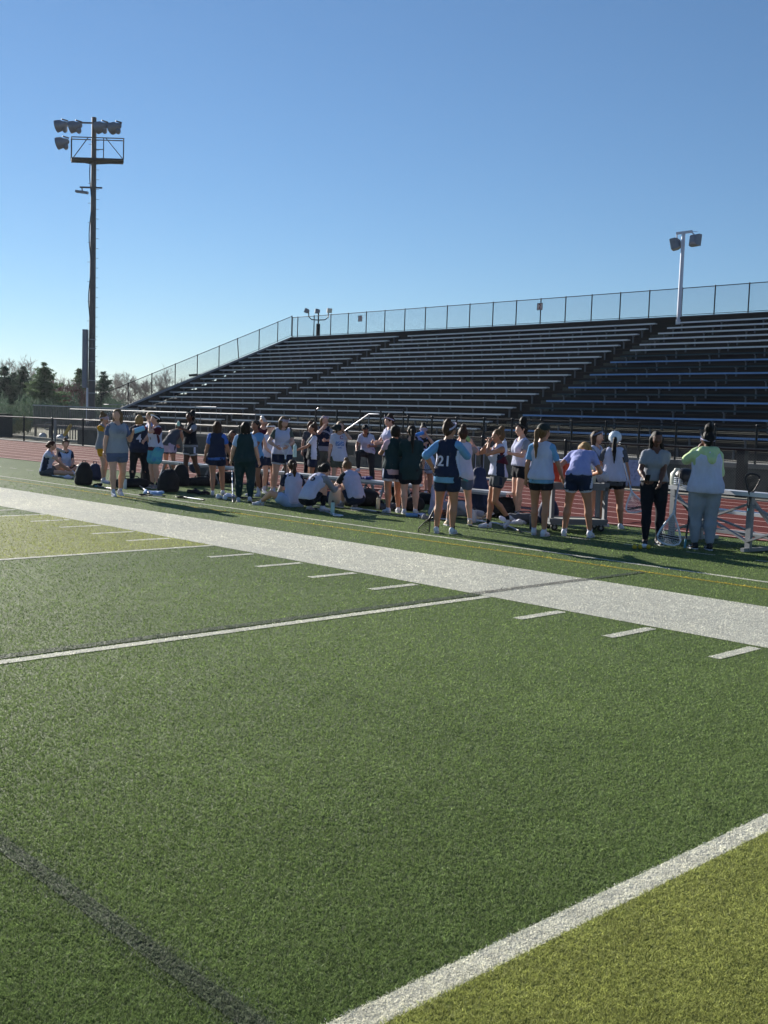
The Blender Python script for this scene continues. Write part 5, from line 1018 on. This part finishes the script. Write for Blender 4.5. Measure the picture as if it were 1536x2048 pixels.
P[34] = person(1077, 1071, 172, 'player from behind with dark cap, fair ponytail and white pinnie over sky blue shirt', H=1.64, build=.98, top='sky', sleeve=.62, pin='white', tee_hem=.80, hem=.86, bottom='black', short=.26, extra='cap', hair=('dblonde', 'long_pony'), hands=[('a', .34, .12, .80), ('d', 0, 0, 0)], feet=[(.09, -.08, 0, 20), (-.08, .05, 0, -5)], sock_h=.08, head=(0, -35, 0), skin='tan')
P[35] = person(1152, 1074, 172, 'player bending over a grey cart in navy shorts with white trim', H=1.70, lean=36, bend=34, feet=[(.20, .0, 0, 12), (-.18, .02, 0, -8)], top='periw', tee_hem=.90, bottom='navy', short=.34, trim='wht', hands=[('a', .18, .45, .92), ('a', -.30, .30, .86)], hair=('blonde', 'loose'), sock_h=.08, head=(30, 0, 0), skin='tan')
P[36] = person(1184, 1052, 62, 'player in profile with dark headband and brown ponytail behind the cart', H=1.57, top='grey', pin='white', hem=.84, bottom='navy', short=.4, hair=('brown', 'long'), band='b', hands=[('a', .12, .34, .95), ('a', -.1, .3, .93)], skin='pale', feet=[(.08, 0, 0, 5), (-.1, .1, 0, -10)])
P[37] = person(1221, 1057, 178, 'goalkeeper from behind in white helmet with long black ponytail', H=1.55, build=1.12, top='dgrey', pin='white', tee_hem=.76, hem=.84, bottom='black', short=.22, extra='helmet', hair=('black', 'long_pony'), hands=[('d', .04, .02, 0), ('a', -.30, .25, .95)], feet=[(.17, .0, 0, 15), (-.22, -.02, .0, -20)], socks='k', sock_h=.10, shoes='w', skin='tan')
stick(gpy(1246, 915, 6.85), gpy(1263, 984, 6.75), 'wide goalie stick with pale netting held low by the helmeted player', (-FW[0], -FW[1], 0), M_headw, M_shaft, hl=.34, hw=.30, deep=.1)
P[38] = person(1302, 1089, 12, 'woman in grey shirt and black leggings standing with phone in hand', H=1.60, build=1.14, top='grey', tee_hem=.93, bottom='black', short=1.95, loose=.006, skin='dark', hair=('black', 'loose'), hands=[('a', .20, .30, .98), ('a', -.02, .28, .92)], feet=[(.10, .05, 0, 12), (-.10, 0, 0, -15)], socks=None, shoes='k', swoosh=True, group='adults and keepers at the right end')
h_ = P[38]['hand'][0]; m = MB(); m.bar((0, 0, 0), P[38]['fdir'] * .08 + V3(0, 0, .10), .07, .009, up=P[38]['fdir'] * -1); tag(m.build('phone', M_gog, loc=tuple(h_)), 'small dark phone in the right hand of the woman in leggings', 'phone')
P[39] = person(1404, 1099, 205, 'person in pale green hoodie under a white pinnie with tall afro bun', H=1.62, build=1.22, top='lime', sleeve=1.9, pin='white', pin_w=.02, hem=.82, tee_hem=.86, bottom='lgrey', short=1.85, loose=.03, skin='dark', hair=('black', 'bigbun'), gog='dp', band='k', hands=[('s', .0, .30, -.28), ('m', 0, -.02, 0)], feet=[(.08, -.06, 0, 6), (-.09, .06, 0, -8)], shoes='k', socks=None, swoosh=True, group='adults and keepers at the right end')
S = Sdf(); p = P[39]; S.c(p['chest'] + V3(0, 0, .17) - p['fdir'] * .05 + p['right'] * .10, p['chest'] + V3(0, 0, .06) - p['fdir'] * .13, .05, .055, k=.05); S.c(p['chest'] + V3(0, 0, .17) - p['fdir'] * .05 - p['right'] * .10, p['chest'] + V3(0, 0, .06) - p['fdir'] * .13, .05, .055, k=.05); S.c(p['chest'] + V3(0, 0, .18) - p['fdir'] * .04 - p['right'] * .08, p['chest'] + V3(0, 0, .18) - p['fdir'] * .04 + p['right'] * .08, .06, k=.05)
v, f = S.mesh(.012, noise=.006); o = mesh_np('hood', v, f, K['lime'], None, True); o.parent = p['T']; bpy.context.view_layer.update(); o.matrix_parent_inverse = p['T'].matrix_world.inverted()
P[40] = person(463, 962, -5, 'curly haired player sitting on the bench behind the dark vest player', H=1.6, pel=(0, -.1, .55), lean=6, feet=[(.12, .28, 0, 8), (-.12, .28, 0, -8)], hands=[('a', .15, .25, .60), ('a', -.15, .25, .60)], top='black', bottom='black', short=.5, hair=('brown', 'long'), skin='mid')
# cap over the face of the white shirt player, printed marks on the shirt
p = P[21]; S = Sdf(); c0 = p['mouth'] + p['fdir'] * .03 + V3(0, 0, .03) + p['right'] * .07; S.c(c0, c0 + p['right'] * .05, .075, .07, k=.03); S.c(c0 + p['right'] * .05, c0 + p['right'] * .16 + V3(0, 0, -.01), .03, .02, k=.03)
v, f = S.mesh(.012, noise=.004); o = mesh_np('cap', v - c0, f, M_visor, None, True, loc=tuple(c0)); tag(o, 'dark peaked cap held in front of a face', 'cap')
# ================================================================== bags, sticks, cart, hurdles and the rest
backpack(167, 970, 'tall black backpack standing left of the walking player', 10, .50, .36, .24, pipe=M_strapl)
backpack(190, 960, 'smaller navy backpack just behind the tall black one', -10, .40, .30, .2, m=M_bagn)
backpack(262, 975, 'wide black duffel bag lying behind the walking player', 5, W_=.8, D=.20, lying=True)
backpack(295, 968, 'black backpack standing between number 4 and the maroon shirt', 0, .55, .32, .24)
backpack(336, 984, 'black backpack with pale edge nearest the maroon shirt player', 8, .47, .44, .26, pipe=M_strapl)
backpack(362, 972, 'bulging black backpack behind the tall player in black', -20, .48, .36, .26)
backpack(410, 962, 'dark round bag behind the curly ponytail player', 20, .40, .40, .3, m=M_bagg)
backpack(404, 972, 'flat black duffel bag lying in shade at the feet of the tall player', 15, W_=.75, D=.2, lying=True)
backpack(452, 966, 'black duffel bag behind the walking legs', -8, W_=.6, D=.28, lying=True)
backpack(577, 966, 'black bag with white emblem leaning on the bench behind the squatting players', 4, .46, .42, .3, logo=True, z=.0)
backpack(522, 975, 'dark red and black bag behind the dark trousers', 0, .42, .3, .25, m=mat('dark_red_bag', '3a1a22', .8, bump=.3))
backpack(720, 1012, 'large black duffel bag right of the squatting player with the cream bag', 10, W_=.75, D=.32, lying=True)
backpack(672, 1014, 'cream drawstring bag in front of the squatting player', 0, .34, .28, .22, m=M_bagl, lean=-12)
backpack(655, 1004, 'dark blue bag lying between the two squatting players', 0, W_=.6, D=.2, m=M_bagn, lying=True)
backpack(799, 1010, 'tall black backpack between the pink sleeves and the black shirt', 0, .72, .34, .26, pipe=M_strapl)
backpack(826, 1022, 'black round bag with white crescent emblem by the white shoes', 5, W_=.42, D=.26, lying=True, logo=True)
backpack(848, 1008, 'black bag behind the crescent emblem bag', 0, W_=.5, D=.22, lying=True)
backpack(960, 1028, 'tall navy backpack leaning behind the racerback player', 12, .86, .34, .24, m=M_bagn, lean=-14)
backpack(1005, 1035, 'rounded black duffel bag at the feet of the player with the round bun', 0, W_=.52, D=.36, lying=True)
backpack(1096, 1048, 'navy backpack standing behind the cart', 0, .42, .32, .24, m=M_bagn, pipe=M_strapl)
backpack(1047, 1046, 'low grey bag beside the legs of the player in the cap', 0, W_=.6, D=.16, lying=True, m=M_bagg)
backpack((-14.6, 6.9), 0, 'navy helmet bag piled on the bags at left', 0, W_=.42, D=.30, lying=True, z=.46, m=M_bagn)
clump(461, 994, 'crumpled white towel by the dark trousers', (.14, .09, .05), K['wht'], seed=3)
clump(133, 957, 'white towel at the shoes of the seated pair', (.14, .08, .06), K['wht'], seed=4)
clump(1020, 1045, 'white shoes and cloth heaped near the black duffel bag', (.16, .08, .06), K['wht'], seed=5, nm='cloth_heap', cat='cloth')
clump(1042, 1048, 'grey cloth beside the white heap near the cart', (.16, .08, .05), K['grey'], seed=6, nm='cloth_heap', cat='cloth')
clump(772, 1018, 'grey crumpled jacket under the bench end', (.24, .12, .08), K['dgrey'], seed=7, nm='jacket', cat='jacket')
clump(845, 1034, 'white cloth beside the black stick head', (.12, .07, .05), K['wht'], seed=8)
clump(300, 988, 'pale blue jacket lying before the number 4 player', (.30, .12, .05), K['lblue'], seed=9, nm='jacket', cat='jacket')
clump(196, 973, 'dark shirt lying by the tall black backpack', (.2, .1, .05), K['black'], seed=10, nm='shirt_heap', cat='cloth')
clump(395, 988, 'black jacket lying by the curly ponytail player', (.3, .12, .07), K['black'], seed=12, nm='jacket', cat='jacket')
clump(745, 1010, 'black cloth heap beside the large duffel bag', (.22, .12, .08), K['black'], seed=13, nm='cloth_heap', cat='cloth')
o = clump(733, 968, 'blue cloth lying on the aluminium bench', (.16, .08, .05), mat('deep_blue_cloth', '26306e', .85), z=.46, seed=14); p_ = gpy(733, 963, 6.72); o.location = (p_[0], 6.72, .462)
g3 = lambda px, py, z=.02: gp(px, py, z)
stick(g3(408, 1000, .03), g3(372, 995, .03), 'dark stick lying on the turf left of the curly ponytail player', (0, 0, 1), M_headk, M_shaft)
stick(g3(298, 986, .03), g3(275, 968, .05), 'white headed stick lying on the jacket before number 4', (0, 0, 1), M_headw, M_shaft)
stick(g3(190, 972, .03), g3(222, 977, .03), 'stick lying behind the shoes of the walking player', (0, 0, 1), M_headk, M_shaftk)
stick(g3(630, 1016, .04), g3(668, 1028, .03), 'white headed stick lying before the squatting number 6', (0, 0, 1), M_headw, M_shaft)
stick(g3(466, 1005, .0), g3(464, 936, .35), 'grey shafted stick leaning at the hand of the dark vest player', (-FW[0], -FW[1], 0), M_headk, M_shaft)
stick(g3(1040, 1062, .03), g3(1012, 1050, .03), 'pale shafted stick lying right of the white trainers', (0, 0, 1), M_headw, M_shaft)
stick(g3(1085, 1063, .0), g3(1091, 1000, .25) + V3(0, 0, .55), 'teal and black stick held upright by the player in the cap', (-FW[0], -FW[1], 0), M_headk, M_shaft)
stick(g3(100, 951, .03), g3(128, 953, .03), 'stick lying under the legs of the seated pair', (0, 0, 1), M_headw, M_shaft)
tip_ = gp(1335, 1094) + V3(0, 0, .01); bt_ = gpy(1362, 944, tip_[1] + .25); stick(bt_, tip_ + unit(bt_ - tip_) * .47, 'big white goalie stick leaning head down between the woman and the hoodie', (-FW[0], -FW[1], 0), M_headw, M_shaft, hl=.44, hw=.34, deep=.08)
b_ = gp(1369, 1096, .02); stick(b_, gpy(1385, 985, b_[1] + .2), 'thin black stick leaning against the tall bench', (-FW[0], -FW[1], 0), M_headk, M_shaftk)
for x_, l_ in ((1269, 'leftmost yellow ball in front of the woman'), (1280, 'middle yellow ball in front of the woman'), (1297, 'rightmost yellow ball in front of the woman')):
    m = MB(); m.ell((0, 0, .032), (.032, .032, .032), 14, 10); p = gp(x_, 1099); tag(m.build('lacrosse_ball', M_yel, smooth=True, loc=(p[0], p[1], .006)), l_, 'ball', 'yellow lacrosse balls')
m = MB(); p = gp(1289, 1097); m.ell((0, 0, .03), (.05, .03, .03), 12, 8); tag(m.build('white_ball', M_headw, smooth=True, loc=(p[0], p[1], .006)), 'small white ball between the yellow balls', 'ball')
# helmet and jug on the tall bench
def tall_bench():
    A = gp(1503, 1104); B_ = V3(-3.35, 7.0, 0); A = V3(-.50, 6.05, 0); ux = unit(V3(-2.7, .55, 0)); n = V3(-ux[1], ux[0], 0) * -1      # n points away from the camera
    if n[1] < 0: n = -n
    t = thing('two_tier_bench', 'tall aluminium two tier bench with crossed braces at far right', 'bench', A); L = 1.55
    q = lambda s, w, z: ux * s + n * w + V3(0, 0, z)
    b = MB(); b.bar(q(-1.6, .0, .80), q(L - .1, .0, .80), .27, .055); o_ = b.build('upper_plank', M_alu, t)
    b = MB(); b.bar(q(-1.6, .62, .47), q(L - .1, .62, .47), .25, .045); b.build('lower_plank', M_alu, t)
    b = MB(); b.bar(q(-1.6, .38, .20), q(L - .1, .38, .20), .25, .04); b.build('foot_plank', M_alu_d, t)
    for s in (-1.3, .05, L - .1):
        for w, z in ((0, .77), (.62, .45)): b = MB(); b.bar(q(s, w, .03), q(s, w, z), .055, .085, up=ux); b.build('leg', M_alu_d, t)
        b = MB(); b.bar(q(s, -.12, .03), q(s, 1.0, .03), .06, .05); b.build('base_runner', M_alu_d, t)
        b = MB(); b.bar(q(s, 0, .74), q(s, .62, .22), .035, .05, up=ux); b.build('side_strut', M_alu_d, t)
    for s0, s1 in ((.05, L - .1), (-1.3, .05)):
        b = MB(); b.bar(q(s0, -.05, .66), q(s1, -.05, .14), .025, .055, up=n); b.build('cross_brace', M_alu_d, t)
        b = MB(); b.bar(q(s0, -.02, .14), q(s1, -.02, .66), .025, .055, up=n); b.build('cross_brace', M_alu_d, t)
        b = MB(); b.bar(q(s0, .66, .10), q(s1, .66, .40), .025, .05, up=n); b.build('cross_brace', M_alu_d, t)
    return A, ux, n
A_, ux_, n_ = tall_bench()
on_b = lambda px: A_ + ux_ * ((gpy(px, 975, 6.3)[0] - A_[0]) / ux_[0]) + V3(0, 0, .828)
def helmet(pos, label, m, rz=0.):
    t = thing('helmet', label, 'helmet', pos, rz); S = Sdf(); S.c(V3(0, 0, .13), V3(0, .03, .13), .13, k=.02); S.c(V3(0, -.06, .07), V3(0, -.06, .07), .08, k=.03); S.c(V3(0, .17, .06), V3(0, .17, .02), .09, sub=True); S.c(V3(0, 0, .08), V3(0, 0, -.05), .105, sub=True)
    v, f = S.mesh(.010, cuts=[(V3(0, 0, .005), V3(0, 0, -1))]); mesh_np('shell', v, f, m, t, True)
    b = MB()
    for z in (.03, .06, .09, .12): b.tube([(.115 * math.sin(a), .04 + .125 * math.cos(a), z) for a in np.linspace(-1.3, 1.3, 9)], .005, 5)
    for a in (-.5, 0, .5): b.tube([(.115 * math.sin(a), .04 + .125 * math.cos(a), z) for z in (.03, .12)], .005, 5)
    b.build('face_cage', M_headw if m is not M_headw else M_headk, t, True); return t
helmet(on_b(1371), 'black helmet with pale cage standing on the tall bench', M_headk, 2.4)
m = MB(); c = on_b(1350); m.tube([(0, 0, 0), (0, 0, .02), (0, 0, .17), (0, 0, .22), (0, 0, .25)], [.085, .095, .095, .05, .035], 14); tag(m.build('water_jug', mat('milky_plastic', 'b9beb6', .4, trans=.3), smooth=True, loc=tuple(c)), 'milky water jug on the tall bench behind the goalie stick', 'jug')
c = on_b(1528); stick(c + V3(.0, -.15, -.25), c + V3(-.0, -.12, -.05), 'black stick head hung over the edge of the tall bench', (-FW[0], -FW[1], .2), M_headk, M_shaftk, hl=.3, hw=.2)
helmet(V3(-14.9, 6.55, .25), 'dark blue helmet on the heap of bags at left', M_bagn, 1.)
# utility cart
def cart():
    c = gp(1148, 1060); ux = unit(gp(1200, 1062) - gp(1100, 1060)); n = V3(-ux[1], ux[0], 0); t = thing('utility_cart', 'grey two shelf utility cart in front of the track', 'cart', c)
    Mc = mat('grey_plastic', '666a70', .6, bump=.1, bscale=80, var=.06); Mcl = mat('pale_cart_shelf', 'a3a49c', .6, var=.08); q = lambda s, w, z: ux * s + n * w + V3(0, 0, z); L, D = .92, .46
    for z, nm, th in ((.76, 'top_shelf', .10), (.19, 'lower_shelf', .08)):
        b = MB(); b.bar(q(-L / 2, 0, z - th / 2 - .012), q(L / 2, 0, z - th / 2 - .012), D, th - .01); so_ = b.build(nm, Mc, t)
        b = MB(); b.bar(q(-L / 2 + .03, 0, z - .014), q(L / 2 - .03, 0, z - .014), D - .06, .008); b.build('shelf_liner', Mcl, so_)
        b = MB()
        for w in (-1, 1): b.bar(q(-L / 2, w * D / 2, z - .02), q(L / 2, w * D / 2, z - .02), .025, .05)
        for s in (-1, 1): b.bar(q(s * L / 2, -D / 2, z - .02), q(s * L / 2, D / 2, z - .02), .025, .05)
        b.build('shelf_rim', Mc, so_)
    for s in (-1, 1):
        for w in (-1, 1): b = MB(); b.bar(q(s * (L / 2 - .03), w * (D / 2 - .05), .2), q(s * (L / 2 - .03), w * (D / 2 - .05), .70), .10, .05, up=ux); b.build('corner_post', Mc, t)
        for w in (-1, 1):
            p = q(s * (L / 2 - .08), w * (D / 2 - .06), .055); b = MB(); b.tube([p - n * .018, p + n * .018], .055, 14); wo = b.build('wheel', M_black, t, True)
            b = MB(); b.tube([p - n * .022, p + n * .022], .022, 8); b.bar(p + V3(0, 0, .03), p + V3(0, 0, .065), .05, .03, up=ux); b.build('caster_fork', M_alu_d, wo)
    for z in (.30, .38, .46, .54, .62): b = MB(); b.bar(q(L / 2 - .0 + .001, -.19, z), q(L / 2 + .001, -.15, z), .012, .014); b.build('post_notch', M_headw, t)
    b = MB(); b.tube([q(-L / 2, -D / 2 + .05, .72), q(-L / 2 - .12, -D / 2 + .06, .80), q(-L / 2 - .12, D / 2 - .06, .80), q(-L / 2, D / 2 - .05, .72)], .018, 8); b.build('push_handle', Mc, t, True)
    return c, q
cc, cq = cart()
m = MB(); p = cc + cq(-.24, .02, .764); m.add([tuple(np.array((x * .17 * s_, y * .15 * s_, z))) for z, s_ in ((0, .85), (.30, 1.)) for x, y in ((-1, -1), (1, -1), (1, 1), (-1, 1))], [(0, 3, 2, 1), (0, 1, 5, 4), (1, 2, 6, 5), (2, 3, 7, 6), (3, 0, 4, 7), (4, 5, 6, 7)])
t = thing('orange_cooler', 'orange red drinks cooler standing on the cart', 'cooler', p); m.build('cooler_body', mat('orange_plastic', 'b8371f', .5, var=.08), t); m = MB(); m.box((-.185, -.165, .302), (.185, .165, .35)); m.build('cooler_lid', M_headw, t)
for i, (s, w, hh, l_) in enumerate(((.20, -.06, .27, 'milky gallon jug on the right half of the cart'), (.27, .10, .25, 'second milky jug behind the first on the cart'))):
    p = cc + cq(s, w, .764); m = MB(); m.tube([(0, 0, 0), (0, 0, .02), (0, 0, hh * .62), (0, 0, hh * .85), (0, 0, hh)], [.07, .078, .078, .035, .022], 12); o = m.build('gallon_jug', mat('milky_plastic', 'b9beb6', .4, trans=.3), smooth=True, loc=tuple(p)); tag(o, l_, 'jug', 'milky jugs on the cart')
p = cc + cq(.40, -.05, .764); S = Sdf(); S.c(V3(0, 0, .09), V3(.04, 0, .10), .085, .08, k=.03); S.c(V3(-.02, 0, .14), V3(-.03, 0, .24), .05, .03, k=.04); v, f = S.mesh(.010, noise=.012, nf=60, cuts=[(V3(0, 0, .003), V3(0, 0, -1))])
o = mesh_np('carrier_bag', v, f, mat('printed_plastic_bag', 'c2c5d0', .4, var=.1, dirt=('2c2f4a', 14, .52), trans=.2), None, True, loc=tuple(p)); tag(o, 'thin plastic carrier bag with dark print at the end of the cart', 'bag')
# hurdles stacked against the fence
hb = gp(962, 958)
for i in range(3):
    t = thing('hurdle', ['front white hurdle of the nested row by the fence', 'middle hurdle of the nested row by the fence', 'rear hurdle of the nested row by the fence'][i], 'hurdle', (hb[0] - .1 + i * .12, 15.4 + i * .22, .02), group='hurdles parked by the track fence'); x0_ = -.55; x1_ = .55
    b = MB(); b.box((x0_ - .05, -.02, .86), (x1_ + .05, .0, .95)); b.build('top_bar', M_white, t)
    for s in (-.3, .0, .3): b = MB(); b.box((s - .07, -.024, .875), (s + .07, -.0205, .935)); b.build('dark_stripe', M_black, t)
    for x in (x0_ + .12, x1_ - .12): b = MB(); b.box((x - .02, .0, .04), (x + .02, .03, .86)); b.build('upright', M_white, t); b = MB(); b.box((x - .018, -.012, .34), (x + .018, -.001, .80)); b.build('upright_sleeve', M_black, t)
    for x in (x0_, x1_): b = MB(); b.box((x - .02, -.02, 0), (x + .02, .62, .04)); b.build('base_foot', M_white, t)
    b = MB(); b.box((x0_, -.02, 0.0), (x1_, .02, .045)); b.build('base_bar', M_white, t)
m = MB(); m.box((-.25, -.05, 0), (.22, .05, .045)); m.box((-.2, -.04, .045), (.1, .04, .13)); m.box((.12, -.04, .045), (.2, .04, .09)); tag(m.build('stacked_blocks', M_white, loc=(hb[0] - .1, 15.41, .975)), 'white blocks resting on top of the nested hurdles', 'blocks')
# pale banner on the fence behind the keeper
m = MB(); p0 = gpy(1228, 932, 16.55); p1 = gpy(1292, 988, 16.55); m.box((p0[0], 16.52, .14), (p1[0], 16.54, .82)); tag(m.build('banner', mat('patterned_banner', '96a8c4', .8, var=.1, dirt=('2b3550', 5, .5)), origin=((p0[0] + p1[0]) / 2, 16.53, .5)), 'patterned blue and white banner tied to the track fence behind the keeper', 'banner')

# small clutter between the bags
for i, (x_, y_, c_, l_) in enumerate(((665, 1030, '9fc4c6', 'pale teal bottle standing by the cream bag'), (352, 984, '8fa0b8', 'pale bottle standing right of the piped backpack'), (250, 978, 'c6ccd4', 'white bottle standing by the walking player'), (596, 985, '44506a', 'dark blue bottle standing under the bench'), (756, 1019, 'c9c2a8', 'cream bottle standing by the pink sleeved player'), (1063, 1058, '3c4a58', 'dark bottle standing between cap player and cart'), (948, 1046, 'aeb7c6', 'pale bottle standing behind number 21'), (812, 1034, '5a86b8', 'blue bottle lying at the heels of the black shirt player'))):
    p = gp(x_, y_); bottle((p[0], p[1], .005 if i != 7 else .04), (0, 0, 1) if i != 7 else (.8, .5, 0), l_, c_, .25, .036, '2a2c30')
for i, (a_, b_, l_, mh_, ms_) in enumerate((((540, 1000), (500, 996), 'dark stick lying in the shade behind the dark trousers', M_headk, M_shaftk), ((760, 1024), (722, 1018), 'white headed stick lying by the large duffel bag', M_headw, M_shaft), ((905, 1040), (868, 1036), 'black stick lying behind number 21', M_headk, M_shaft), ((330, 992), (302, 990), 'dark stick lying in front of the piped backpack', M_headk, M_shaft), ((1005, 1048), (962, 1042), 'white headed stick lying behind the racerback player', M_headw, M_shaft))):
    stick(gp(*a_, .03), gp(*b_, .03), l_, (0, 0, 1), mh_, ms_)
for i, (x_, y_, rz_, c_) in enumerate(((440, 998, .4, 'w'), (449, 1000, 1.1, 'w'), (853, 1040, .2, 'g'), (1030, 1050, 2., 'w'))):
    p = gp(x_, y_); S = Sdf(); S.c(V3(0, -.09, .035), V3(0, -.08, .065), .036, .034, k=.02); S.c(V3(0, -.06, .045), V3(0, .03, .03), .036, .032, k=.03); S.c(V3(0, .02, .026), V3(0, .11, .022), .035, .026, k=.02)
    v, f = S.mesh(.010, cuts=[(V3(0, 0, .004), V3(0, 0, -1))]); o = mesh_np('loose_shoe', v, f, M_shoe[c_], None, True, loc=(p[0], p[1], .005)); o.rotation_euler = (0, 0, rz_)
    tag(o, ['white trainer lying left of its pair near the curly ponytail player', 'white trainer lying right of its pair near the dark trousers', 'grey trainer lying alone by the black bags', 'white trainer lying alone near the cart'][i], 'shoe')
